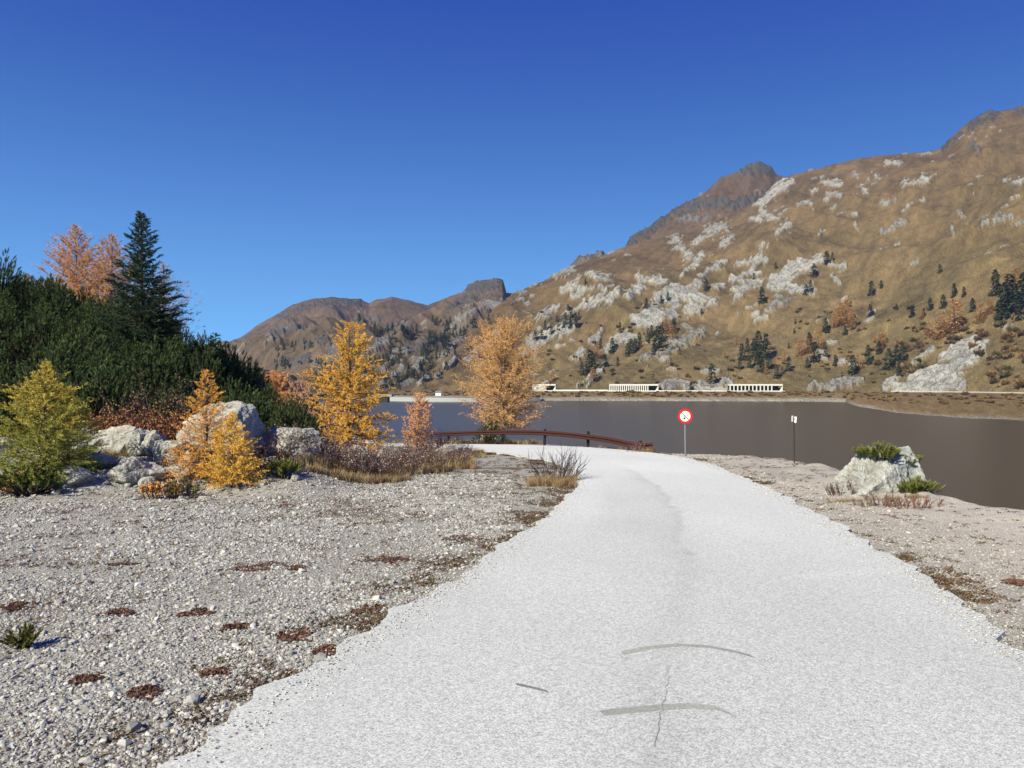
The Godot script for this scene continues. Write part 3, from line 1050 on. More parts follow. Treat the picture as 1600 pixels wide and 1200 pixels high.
func galleries_and_dam() -> void:
	var spec := [[832, 862, 11, "white avalanche gallery half hidden behind the big orange larch"], [952, 1022, 19, "long white avalanche gallery left of the no boats sign across the lake"], [1140, 1216, 12, "white avalanche gallery below the dark spruce group on the right"]]
	for g in spec:
		var a := far_place(g[0], 0.6, TRACK)
		var b := far_place(g[1], 0.6, TRACK)
		var l := Vector2(b.x - a.x, b.z - a.z).length()
		var t := thing("avalanche_gallery", g[3], "gallery", a, "avalanche galleries over the far shore road")
		t.rotation.y = -atan2(b.z - a.z, b.x - a.x)
		var roof := Shape.new()
		roof.box(Vector3(0, 4.6, -9), Vector3(l + 3.4, 5.9, 0.5), Color.WHITE)
		part("roof", roof.mesh(), M.concrete, t)
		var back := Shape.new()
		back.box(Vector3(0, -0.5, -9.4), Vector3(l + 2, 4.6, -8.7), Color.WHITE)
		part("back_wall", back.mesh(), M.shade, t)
		var base := Shape.new()
		base.box(Vector3(-1, -0.8, -0.3), Vector3(l + 5.5, 0.75, 0.6), Color.WHITE)
		part("parapet", base.mesh(), M.concrete, t)
		var n: int = g[2]
		var col := Shape.new()
		col.box(Vector3(-0.42, 0.75, -0.4), Vector3(0.42, 4.6, 0.4), Color.WHITE)
		var cm := col.mesh()
		for k in n:
			part("column", cm, M.concrete, t, Vector3(0.45 + (l - 5.4) * k / (n - 1.0), 0, 0))
		var wing := Shape.new()      # the slanting last pier
		for s in [-0.5, 0.5]:
			wing.tri(Vector3(l + 1.0, 0.75, s * 0.8), Vector3(l + 3.3, 4.6, s * 0.8), Vector3(l + 2.0, 0.75, s * 0.8), Color.WHITE)
			wing.tri(Vector3(l + 2.0, 0.75, s * 0.8), Vector3(l + 3.3, 4.6, s * 0.8), Vector3(l + 3.4, 0.75, s * 0.8), Color.WHITE)
		wing.quad(Vector3(l + 1.0, 0.75, 0.4), Vector3(l + 3.3, 4.6, 0.4), Vector3(l + 3.3, 4.6, -0.4), Vector3(l + 1.0, 0.75, -0.4), Color.WHITE)
		wing.quad(Vector3(l + 3.4, 0.75, 0.4), Vector3(l + 3.3, 4.6, 0.4), Vector3(l + 3.3, 4.6, -0.4), Vector3(l + 3.4, 0.75, -0.4), Color.WHITE)
		part("end_pier", wing.mesh(), M.concrete, t)
	parapet(868, 950, 0.9, "white road parapet between the left and middle galleries")
	parapet(1026, 1136, 0.5, "low pale road parapet between the middle and right galleries")
	var rock_wall := Shape.new()
	for k in 9:
		var a := far_place(1074 + k * 7, 8.2, 0)
		var b := far_place(1081 + k * 7, 8.2, 0)
		rock_wall.box(Vector3(0, TRACK - 0.5, -1.5), Vector3(b.x - a.x + 0.02, TRACK + 3.4 + 0.7 * sin(k * 2.1), 0), rgb(176, 170, 166), Basis.IDENTITY, Vector3(a.x, 0, a.z))
	single("retaining_wall", rock_wall.mesh(), M.rock, "pale stone retaining wall behind the far road, left of the right gallery", "wall")
	# steel guard rail on the right stretch of the far road
	var t := thing("guard_rail", "pale guard rail along the far road at the right edge", "guard rail")
	var rail := Shape.new()
	var posts := Shape.new()
	var last := Vector3.ZERO
	for k in 70:
		var q := far_place(1395 + k * 5.0, 0.7, TRACK)
		if k > 0:
			rail.quad(last + Vector3(0, 0.5, 0), q + Vector3(0, 0.5, 0), q + Vector3(0, 1.15, 0), last + Vector3(0, 1.15, 0), Color.WHITE)
			rail.quad(last + Vector3(0, 1.15, 0), q + Vector3(0, 1.15, 0), q + Vector3(0, 1.15, -0.12), last + Vector3(0, 1.15, -0.12), Color.WHITE)
		posts.box(Vector3(-0.09, 0, -0.1), Vector3(0.09, 1.4, -0.02), rgb(120, 116, 110), Basis.IDENTITY, q)
		last = q
	part("rail", rail.mesh(), M.rail_grey, t)
	part("posts", posts.mesh(), M.stone, t).set_meta("kind", "stuff")
	# the dam across the far end
	var dam := thing("dam", "pale concrete dam closing the far left end of the lake", "dam")
	var face := Shape.new()
	var cap := Shape.new()
	var prev := Vector3.ZERO
	for k in 41:
		var px := 588.0 + k * 6.4
		var d := 560.0 + 0.0022 * (px - 720) * (px - 720)
		var q := Vector3((px - 800) / FOCAL * d, 0, -d)
		if k > 0:
			var lean := Vector3(0, 0, 3)
			face.quad(prev + Vector3(0, WATER - 3, 0) + lean, q + Vector3(0, WATER - 3, 0) + lean, q + Vector3(0, -7.9, 0), prev + Vector3(0, -7.9, 0), Color.WHITE)
			cap.quad(prev + Vector3(0, -7.9, 0.5), q + Vector3(0, -7.9, 0.5), q + Vector3(0, -7.1, 0.5), prev + Vector3(0, -7.1, 0.5), Color.WHITE)
			cap.quad(prev + Vector3(0, -7.1, 0.5), q + Vector3(0, -7.1, 0.5), q + Vector3(0, -7.1, -6), prev + Vector3(0, -7.1, -6), Color.WHITE)
			cap.quad(prev + Vector3(0, -7.1, -6), q + Vector3(0, -7.1, -6), q + Vector3(0, -14, -6), prev + Vector3(0, -14, -6), Color.WHITE)
			cap.quad(prev + Vector3(0, -7.9, 0.5), q + Vector3(0, -7.9, 0.5), q + Vector3(0, -7.9, 0), prev + Vector3(0, -7.9, 0), Color.WHITE)
		prev = q
	part("face", face.mesh(), M.dam, dam)
	part("crest", cap.mesh(), M.grey_paint, dam)
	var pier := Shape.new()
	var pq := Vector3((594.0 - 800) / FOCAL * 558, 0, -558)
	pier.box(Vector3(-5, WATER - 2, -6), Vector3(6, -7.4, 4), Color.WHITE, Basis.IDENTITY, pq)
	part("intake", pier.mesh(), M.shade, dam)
	var slab := Shape.new()
	slab.box(Vector3(-5.6, -7.4, -6.5), Vector3(9, -5.9, 4.5), Color.WHITE, Basis.IDENTITY, pq)
	part("intake_roof", slab.mesh(), M.dam, dam)
	var hut := thing("hut", "tiny white hut standing on the far shore beyond the dam", "hut", Vector3((685.0 - 800) / FOCAL * 600, -8.0, -600))
	var hw := Shape.new()
	hw.box(Vector3(-2.2, 0, -2.2), Vector3(2.2, 3.0, 2.2), Color.WHITE)
	part("wall", hw.mesh(), M.white_paint, hut)
	var hr := Shape.new()
	for s in [1, -1]:
		hr.quad(Vector3(-2.5, 2.85, 2.5 * s), Vector3(2.5, 2.85, 2.5 * s), Vector3(2.5, 4.3, 0), Vector3(-2.5, 4.3, 0), Color.WHITE)
	part("roof", hr.mesh(), M.grey_paint, hut)


func parapet(px0: float, px1: float, high: float, label: String) -> void:
	var s := Shape.new()
	var n := int((px1 - px0) / 6)
	for k in n:
		var a := far_place(lerpf(px0, px1, float(k) / n), 0.3, TRACK)
		var b := far_place(lerpf(px0, px1, (k + 1.0) / n), 0.3, TRACK)
		for y in [[-0.4, high + 0.4]]:
			s.quad(a + Vector3(0, y[0], 0), b + Vector3(0, y[0], 0), b + Vector3(0, y[1], 0), a + Vector3(0, y[1], 0), Color.WHITE)
			s.quad(a + Vector3(0, y[1], 0), b + Vector3(0, y[1], 0), b + Vector3(0, y[1], -0.5), a + Vector3(0, y[1], -0.5), Color.WHITE)
			s.quad(a + Vector3(0, y[0], -0.5), b + Vector3(0, y[0], -0.5), b + Vector3(0, y[1], -0.5), a + Vector3(0, y[1], -0.5), Color.WHITE)
	single("parapet_wall", s.mesh(), M.concrete, label, "wall")


func road_furniture() -> void:
	# rusty guard rail: a bent W section on three posts
	var line: Array[Vector3] = []
	var feet := [[-6.3, 45.0, 0.5], [-4.6, 44.0, 0.54], [-2.2, 42.4, 0.62], [0.0, 40.2, 0.66], [1.7, 37.9, 0.62], [3.0, 35.4, 0.52], [4.1, 32.4, 0.38], [4.75, 30.6, 0.24], [5.2, 29.6, 0.22], [5.36, 29.2, 0.26]]
	var cv := Curve3D.new()
	for k in feet.size():
		var q: Array = feet[k]
		var at := Vector3(q[0], land(q[0], -q[1]) + q[2], -q[1])
		cv.add_point(at)
	for k in feet.size():
		var tg := (cv.get_point_position(mini(k + 1, feet.size() - 1)) - cv.get_point_position(maxi(k - 1, 0))) / 6.0
		cv.set_point_in(k, -tg)
		cv.set_point_out(k, tg)
	var pts := cv.tessellate_even_length(6, 0.25)
	var prof := [[-0.12, 0.0], [-0.09, 0.06], [-0.04, 0.06], [-0.015, 0.0], [0.015, 0.0], [0.04, 0.06], [0.09, 0.06], [0.12, 0.0], [0.116, -0.006], [0.086, 0.052], [0.044, 0.052], [0.017, -0.007], [-0.017, -0.007], [-0.044, 0.052], [-0.086, 0.052], [-0.116, -0.006]]
	var rail := Shape.new()
	for k in pts.size() - 1:
		var f := (pts[k + 1] - pts[k]).normalized()
		var out := f.cross(Vector3.UP).normalized()
		if out.z < 0: out = -out          # towards the road
		for s in prof.size():
			var a: Array = prof[s]
			var b: Array = prof[(s + 1) % prof.size()]
			var pa := Vector3(0, a[0], 0) + out * float(a[1])
			var pb := Vector3(0, b[0], 0) + out * float(b[1])
			rail.quad(pts[k] + pa, pts[k + 1] + pa, pts[k + 1] + pb, pts[k] + pb, Color.WHITE)
	var t := thing("guardrail", "bent rusty red brown guardrail on the outer side of the bend", "guardrail")
	part("rail", rail.mesh(), M.rust, t)
	for q in [[-3.6, 43.5, 0.7], [1.62, 38.2, 0.82], [3.45, 34.9, 0.72], [5.02, 30.1, 0.42]]:
		var post := Shape.new()
		post.box(Vector3(-0.05, -0.5, -0.045), Vector3(0.05, q[2], -0.03), Color.WHITE)
		post.box(Vector3(-0.05, -0.5, 0.03), Vector3(0.05, q[2], 0.045), Color.WHITE)
		post.box(Vector3(-0.008, -0.5, -0.03), Vector3(0.008, q[2] - 0.002, 0.03), Color.WHITE)
		var pp := part("post", post.mesh(), M.dark_steel, t, Vector3(q[0], land(q[0], -q[1]), -q[1] - 0.08))
		pp.rotation = Vector3(0.02, 0.6, -0.02)
	# round prohibition sign: red ring, white field, boat and bar
	var at := at_depth(1071, 27.4)
	var s := thing("prohibition_sign", "round red ringed sign with a barred boat on a thin grey pole by the lake", "sign", at)
	var top := 1.39
	var pole := Shape.new()
	pole.tube(PackedVector3Array([Vector3(0.0, -0.4, 0), Vector3(-0.02, top + 0.2, 0)]), PackedFloat32Array([0.027, 0.027]), 10, Color.WHITE)
	part("pole", pole.mesh(), M.steel, s)
	var c := Vector3(-0.022, top, 0.05)
	var disc := CylinderMesh.new()
	disc.top_radius = 0.19; disc.bottom_radius = 0.19; disc.height = 0.012; disc.radial_segments = 48
	var dm := part("panel", disc, M.white_paint, s, c)
	dm.rotation.x = PI / 2
	var ring := Shape.new()
	for k in 56:
		var a0 := TAU * k / 56
		var a1 := TAU * (k + 1) / 56
		var o0 := c + Vector3(cos(a0), sin(a0), 0) * 0.262
		var o1 := c + Vector3(cos(a1), sin(a1), 0) * 0.262
		var i0 := c + Vector3(cos(a0), sin(a0), 0) * 0.186
		var i1 := c + Vector3(cos(a1), sin(a1), 0) * 0.186
		var f := Vector3(0, 0, 0.012)
		ring.quad(o0 + f, o1 + f, i1 + f, i0 + f, Color.WHITE)
		ring.quad(o0 - f, o1 - f, i1 - f, i0 - f, Color.WHITE)
		ring.quad(o0 - f, o1 - f, o1 + f, o0 + f, Color.WHITE)
		ring.quad(i0 - f, i1 - f, i1 + f, i0 + f, Color.WHITE)
	part("ring", ring.mesh(), M.red_paint, s)
	var bar := Shape.new()
	bar.box(Vector3(-0.19, -0.012, 0.013), Vector3(0.19, 0.012, 0.017), Color.WHITE, Basis(Vector3(0, 0, 1), -0.76), c)
	part("bar", bar.mesh(), M.black_paint, s)
	var boat := Shape.new()
	var z := Vector3(0, 0, 0.0095)
	boat.quad(c + Vector3(-0.09, -0.055, 0) + z, c + Vector3(-0.03, -0.115, 0) + z, c + Vector3(0.0, -0.115, 0) + z, c + Vector3(0.015, -0.06, 0) + z, Color.WHITE)
	boat.tri(c + Vector3(-0.045, -0.05, 0) + z, c + Vector3(-0.005, -0.05, 0) + z, c + Vector3(-0.02, 0.0, 0) + z, Color.WHITE)
	part("boat_symbol", boat.mesh(), M.black_paint, s)
	var wave := Shape.new()
	for k in 3:
		wave.box(Vector3(0.03 + k * 0.025, 0.068 + 0.012 * (k % 2), 0.008), Vector3(0.06 + k * 0.025, 0.086 + 0.012 * (k % 2), 0.0105), Color.WHITE, Basis.IDENTITY, c)
	part("wave_symbol", wave.mesh(), M.grey_paint, s)
	# thin dark marker post with two small white plates
	var mp := at_depth(1241, 21.9)
	var m := thing("marker_post", "thin dark metal post topped by two small white plates", "marker post", mp)
	var stick := Shape.new()
	stick.tube(PackedVector3Array([Vector3(0.01, -0.4, 0), Vector3(-0.015, 1.3, 0)]), PackedFloat32Array([0.019, 0.019]), 8, Color.WHITE)
	part("pole", stick.mesh(), M.dark_steel, m)
	for k in 2:
		var pl_ := Shape.new()
		pl_.box(Vector3(-0.03, -0.085, -0.004), Vector3(0.03, 0.085, 0.004), Color.WHITE)
		var o := part("plate", pl_.mesh(), M.white_paint, m, Vector3(-0.058 if k == 0 else 0.024, 1.27 - 0.03 * k, 0.02))
		o.rotation = Vector3(0, 0.5 if k == 0 else -0.5, -0.06)
	var band := Shape.new()
	band.box(Vector3(-0.02, 1.225, 0.005), Vector3(0.0, 1.3, 0.024), Color.WHITE)
	part("bracket", band.mesh(), M.dark_steel, m)


func stone(px: float, d: float, size: Vector3, seed_: int, label: String, level := 4, sink := 0.3, turn := 0.0, group := "") -> MeshInstance3D:
	var at := at_depth(px, d)
	at.y += size.y * (0.75 - sink)
	var o := single("boulder", rock_mesh(seed_, level, size), M.rock, label, "boulder", at, group)
	o.rotation.y = turn
	return o


func boulders() -> void:
	stone(350, 16.9, Vector3(0.98, 0.92, 0.8), 3, "large rounded white boulder behind the two orange larch saplings", 5, 0.16, 0.4)
	stone(266, 16.1, Vector3(0.44, 0.40, 0.42), 7, "angular cracked white boulder left of the orange larch saplings", 4, 0.2, 0.9)
	stone(298, 15.9, Vector3(0.22, 0.26, 0.25), 8, "small cracked rock squeezed between the angular boulder and the larch sapling", 4, 0.2)
	stone(182, 17.0, Vector3(0.72, 0.42, 0.5), 12, "long flat topped rock ledge right of the green larch, shaded hollow below", 5, 0.12, -0.2)
	stone(216, 16.6, Vector3(0.30, 0.42, 0.4), 13, "upright grey rock at the right end of the shaded hollow", 4, 0.15, 0.5)
	stone(205, 15.0, Vector3(0.40, 0.30, 0.36), 17, "blunt wedge shaped rock on top of the gravel mound", 4, 0.22, 1.2)
	stone(238, 15.2, Vector3(0.34, 0.22, 0.3), 18, "tilted slab of rock leaning right of the wedge shaped rock", 4, 0.2, 0.2)
	stone(112, 14.5, Vector3(0.42, 0.24, 0.32), 21, "low pale boulder at the right foot of the green larch", 4, 0.25, 0.6)
	stone(4, 17.5, Vector3(0.42, 0.24, 0.4), 22, "white rock at the left edge behind the green larch", 4, 0.0)
	stone(452, 17.6, Vector3(0.72, 0.48, 0.6), 25, "broad white boulder behind the left end of the bare purple shrubs", 5, 0.15, 0.3)
	stone(556, 20.0, Vector3(0.40, 0.36, 0.4), 27, "white rock under the yellow larch behind the purple shrubs", 4, 0.2)
	stone(606, 20.6, Vector3(0.62, 0.38, 0.5), 28, "pale boulder right of the yellow larch behind the purple shrubs", 4, 0.2, 0.8)
	stone(697, 25.5, Vector3(0.55, 0.34, 0.5), 29, "white rock at the right end of the purple shrubs by the road", 4, 0.2, 0.2)
	stone(765, 46.2, Vector3(0.9, 0.5, 0.6), 30, "low white rock beside the trunk of the big orange larch", 4, 0.3)
	stone(158, 15.5, Vector3(0.34, 0.2, 0.3), 71, "flat pale rock lying between the low pale boulder and the rock ledge", 4, 0.25, 0.3)
	stone(288, 15.4, Vector3(0.3, 0.3, 0.28), 72, "pointed white rock touching the left foot of the orange sapling", 4, 0.25, 1.4)
	stone(246, 16.7, Vector3(0.4, 0.34, 0.34), 73, "white rock behind the angular cracked boulder, before the rust shrubs", 4, 0.15, 0.7)
	stone(140, 17.4, Vector3(0.44, 0.36, 0.4), 74, "white rock at the left end of the rock ledge, half behind the larch", 4, 0.1, 0.2)
	stone(232, 14.7, Vector3(0.2, 0.16, 0.18), 75, "small angular rock low on the front of the gravel mound", 3, 0.3, 0.9)
	stone(394, 17.3, Vector3(0.3, 0.3, 0.3), 76, "small rock wedged against the right side of the large white boulder", 4, 0.2, 0.5)
	stone(319, 14.0, Vector3(0.12, 0.07, 0.09), 33, "small smooth white stone lying below the orange larch saplings", 3, 0.4)
	stone(200, 14.05, Vector3(0.09, 0.07, 0.08), 34, "small white stone at the foot of the gravel mound", 3, 0.4)
	stone(283, 14.05, Vector3(0.07, 0.05, 0.06), 35, "small grey stone just left of the smooth white stone", 3, 0.4)
	stone(184, 15.0, Vector3(0.16, 0.13, 0.14), 36, "fist shaped pale rock left of the wedge shaped rock", 3, 0.3)
	stone(136, 15.3, Vector3(0.13, 0.1, 0.12), 37, "small rock behind the low pale boulder", 3, 0.3)
	var pebbles: Array[ArrayMesh] = [rock_mesh(61, 2, Vector3(1, 0.7, 0.85)), rock_mesh(62, 2, Vector3(1, 0.6, 0.8)), rock_mesh(63, 2, Vector3(0.9, 0.8, 1))]
	var pr := RandomNumberGenerator.new()
	pr.seed = 64
	for k in 46:
		var px := pr.randf_range(70, 470)
		var d := pr.randf_range(13.9, 16.3) + (0.8 if px > 390 else 0.0)
		var sz := pr.randf_range(0.04, 0.11)
		var o := single("stone", pebbles[k % 3], M.rock, "small white stone strewn along the foot of the left bank", "stone", at_depth(px, d) + Vector3(0, sz * 0.25, 0), "small white stones along the foot of the left bank")
		o.scale = Vector3.ONE * sz
		o.rotation.y = pr.randf() * TAU
	# the big boulder on the right verge
	var a := at_depth(1357, 15.1)
	var big := single("boulder", rock_mesh(46, 5, Vector3(1.3, 1.14, 0.95), 18, 1.7, 0.42, rgb(152, 152, 149)), M.rock, "big cracked pale boulder overgrown with dwarf pine on the right verge", "boulder", a + Vector3(0.02, 0.02, 0))
	big.rotation = Vector3(0, 0.4, -0.12)


func trees() -> void:
	var cone := [0, 0.7, 0.1, 1.0, 0.3, 0.86, 0.6, 0.5, 0.85, 0.2, 1, 0.03]
	var larch_bark := rgb(112, 94, 82)
	# two orange larch saplings before the big boulder
	plant_conifer("larch_sapling", "taller sparse orange larch sapling in front of the large white boulder", "larch", {"seed": 5, "h": 2.25, "r": 0.8, "outline": [0, 0.75, 0.08, 1.0, 0.25, 0.82, 0.5, 0.62, 0.75, 0.36, 0.9, 0.16, 1, 0.02], "n": 150, "el0": 0.0, "el1": 0.8, "lift": 0.5, "iso": 0.45, "twigs": 13, "tl": 0.24, "tufts": 40, "needles": 5, "nl": 0.034, "nw": 0.009, "spread": 0.75, "thin": 0.25, "a": rgb(226, 164, 78), "b": rgb(240, 190, 106), "c": rgb(216, 148, 66), "bark": rgb(96, 84, 76)}, at_depth(323, 15.2))
	plant_conifer("larch_sapling", "shorter dense golden larch sapling right of the sparse orange one", "larch", {"seed": 6, "h": 1.45, "r": 0.62, "outline": cone, "n": 130, "el0": 0.0, "el1": 0.8, "lift": 0.5, "twigs": 15, "tl": 0.24, "tufts": 42, "needles": 5, "nl": 0.034, "nw": 0.009, "spread": 0.75, "thin": 0.05, "iso": 0.45, "a": rgb(232, 184, 80), "b": rgb(246, 206, 104), "c": rgb(214, 160, 66), "bark": rgb(100, 86, 72)}, at_depth(362, 14.9))
	# green and yellow larch at the left edge
	var gl := {"seed": 9, "h": 2.3, "r": 0.96, "outline": [0, 0.95, 0.12, 1.0, 0.3, 0.92, 0.5, 0.72, 0.66, 0.56, 0.8, 0.3, 0.88, 0.14, 1, 0.01], "n": 190, "el0": 0.0, "el1": 0.85, "lift": 0.55, "twigs": 13, "tl": 0.3, "tufts": 36, "needles": 5, "nl": 0.042, "nw": 0.009, "spread": 0.7, "iso": 0.45, "a": rgb(190, 168, 76), "b": rgb(212, 190, 96), "c": rgb(116, 130, 62), "low": 1.9, "bark": rgb(96, 82, 66)}
	plant_conifer("larch_sapling", "bushy green and yellow larch sapling at the left edge", "larch", gl, at_depth(66, 14.5))
	gl.seed = 10; gl.h = 1.7; gl.r = 0.62; gl.n = 90
	plant_conifer("larch_sapling", "smaller green larch sapling growing into the right side of the bushy one", "larch", gl, at_depth(106, 15.1))
	# yellow larch in the middle
	plant_conifer("larch", "golden yellow larch between the dwarf pines and the lake", "larch", {"seed": 15, "h": 4.1, "r": 1.5, "outline": [0, 0.55, 0.08, 0.92, 0.2, 1.0, 0.32, 0.86, 0.45, 0.92, 0.6, 0.72, 0.68, 0.45, 0.8, 0.52, 0.92, 0.3, 1, 0.04], "n": 150, "el0": -0.1, "el1": 0.7, "lift": 0.5, "twigs": 13, "tl": 0.34, "tufts": 34, "needles": 5, "nl": 0.052, "nw": 0.014, "spread": 0.7, "iso": 0.9, "a": rgb(224, 170, 72), "b": rgb(240, 196, 100), "c": rgb(196, 140, 58), "ragged": 0.55, "bark": rgb(88, 72, 60)}, at_depth(546, 24.0, 0.1))
	# the large orange larch beyond the guardrail
	plant_conifer("larch", "big round orange larch beyond the guardrail at the water", "larch", {"seed": 25, "h": 7.3, "r": 3.0, "outline": [0, 0.2, 0.12, 0.4, 0.2, 0.8, 0.3, 0.95, 0.42, 1.0, 0.54, 0.9, 0.7, 0.78, 0.84, 0.56, 0.94, 0.34, 1, 0.08], "t0": 0.15, "tp": 1.0, "n": 230, "el0": -0.05, "el1": 0.95, "lift": 0.5, "iso": 1.2, "twigs": 15, "tl": 0.6, "tufts": 18, "needles": 4, "nl": 0.066, "nw": 0.018, "spread": 0.8, "thin": 0.34, "a": rgb(212, 162, 102), "b": rgb(226, 184, 124), "c": rgb(186, 142, 104), "ragged": 0.55, "bark": rgb(150, 138, 128), "branch": rgb(126, 96, 80), "trunk": 0.017}, at_depth(786, 45.0, 0.2))
	plant_conifer("larch_sapling", "slim faded pink orange larch between the yellow and the big orange larch", "larch", {"seed": 26, "h": 2.35, "r": 0.72, "outline": [0, 0.4, 0.12, 0.85, 0.4, 1.0, 0.7, 0.75, 0.9, 0.4, 1, 0.05], "n": 100, "el0": 0.3, "el1": 0.95, "lift": 0.3, "twigs": 15, "tl": 0.22, "tufts": 22, "needles": 4, "nl": 0.06, "nw": 0.018, "spread": 0.75, "thin": 0.15, "iso": 1.0, "a": rgb(214, 156, 106), "b": rgb(226, 178, 128), "c": rgb(196, 140, 100), "bark": larch_bark}, at_depth(654, 30.5, 0.1))
	# larches on the hill at the back left
	var bl := {"seed": 35, "h": 6.4, "r": 2.5, "outline": [0, 0.6, 0.15, 0.9, 0.35, 1.0, 0.55, 0.84, 0.75, 0.52, 0.9, 0.22, 1, 0.02], "n": 190, "ragged": 0.5, "el0": 0.15, "el1": 0.85, "lift": 0.35, "twigs": 10, "tl": 0.5, "tufts": 14, "needles": 4, "nl": 0.09, "nw": 0.024, "spread": 0.75, "thin": 0.15, "iso": 0.8, "a": rgb(204, 148, 92), "b": rgb(218, 168, 108), "c": rgb(184, 134, 96), "bark": rgb(140, 126, 118), "branch": rgb(140, 110, 88)}
	plant_conifer("larch", "orange larch highest on the left skyline behind the pine thicket", "larch", bl, at_depth(120, 42.0, 0.5))
	bl.seed = 36; bl.h = 6.0; bl.thin = 0.28; bl.a = rgb(194, 144, 98); bl.r = 2.5
	plant_conifer("larch", "duller orange larch between the skyline larch and the dark spruce", "larch", bl, at_depth(172, 41.0, 0.6))
	bl.seed = 37; bl.h = 6.0; bl.r = 2.0; bl.thin = 0.82; bl.a = rgb(176, 128, 108); bl.c = rgb(150, 112, 104); bl.branch = rgb(132, 112, 112); bl.bark = rgb(128, 118, 120)
	plant_conifer("larch", "nearly bare purple grey larch right behind the dark spruce", "larch", bl, at_depth(254, 35.0, 0.4))
	bl.seed = 38; bl.h = 3.8; bl.r = 1.3; bl.n = 110; bl.thin = 0.5
	plant_conifer("larch", "small faded larch on the left skyline beside the frame edge", "larch", bl, at_depth(46, 46.0, 0.3))
	bl.seed = 39; bl.h = 2.2; bl.r = 0.95; bl.thin = 0.1; bl.a = rgb(218, 158, 104); bl.c = rgb(200, 140, 96)
	plant_conifer("larch_sapling", "low orange larch peeping over the pines left of the yellow larch", "larch", bl, at_depth(430, 34.0, 0.2))
	bl.seed = 40; bl.h = 2.6; bl.r = 0.9; bl.thin = 0.7; bl.a = rgb(176, 142, 122)
	plant_conifer("larch_sapling", "bare greyish larch just left of the yellow larch", "larch", bl, at_depth(474, 30.0, 0.2))
	# the dark spruce
	var sp := {"seed": 45, "h": 6.4, "r": 2.1, "outline": [0, 0.95, 0.12, 1.0, 0.3, 0.82, 0.5, 0.58, 0.7, 0.34, 0.82, 0.26, 0.92, 0.13, 1, 0.02], "n": 330, "tp": 1.15, "el0": -0.2, "el1": 0.5, "lift": 0.4, "twigs": 17, "tl": 0.45, "tufts": 24, "needles": 5, "nl": 0.07, "nw": 0.02, "spread": 0.55, "a": rgb(48, 64, 48), "b": rgb(82, 98, 66), "c": rgb(38, 52, 42), "bark": rgb(76, 64, 56), "ragged": 0.42}
	plant_conifer("spruce", "tall dark green spruce rising from the pine thicket on the left", "spruce", sp, at_depth(224, 27.0, 0.3))
	sp.seed = 46; sp.h = 2.3; sp.r = 0.7; sp.n = 60; sp.thin = 0.3
	plant_conifer("spruce", "thin young spruce tip standing alone on the thicket skyline", "spruce", sp, at_depth(336, 30.0, 0.2))


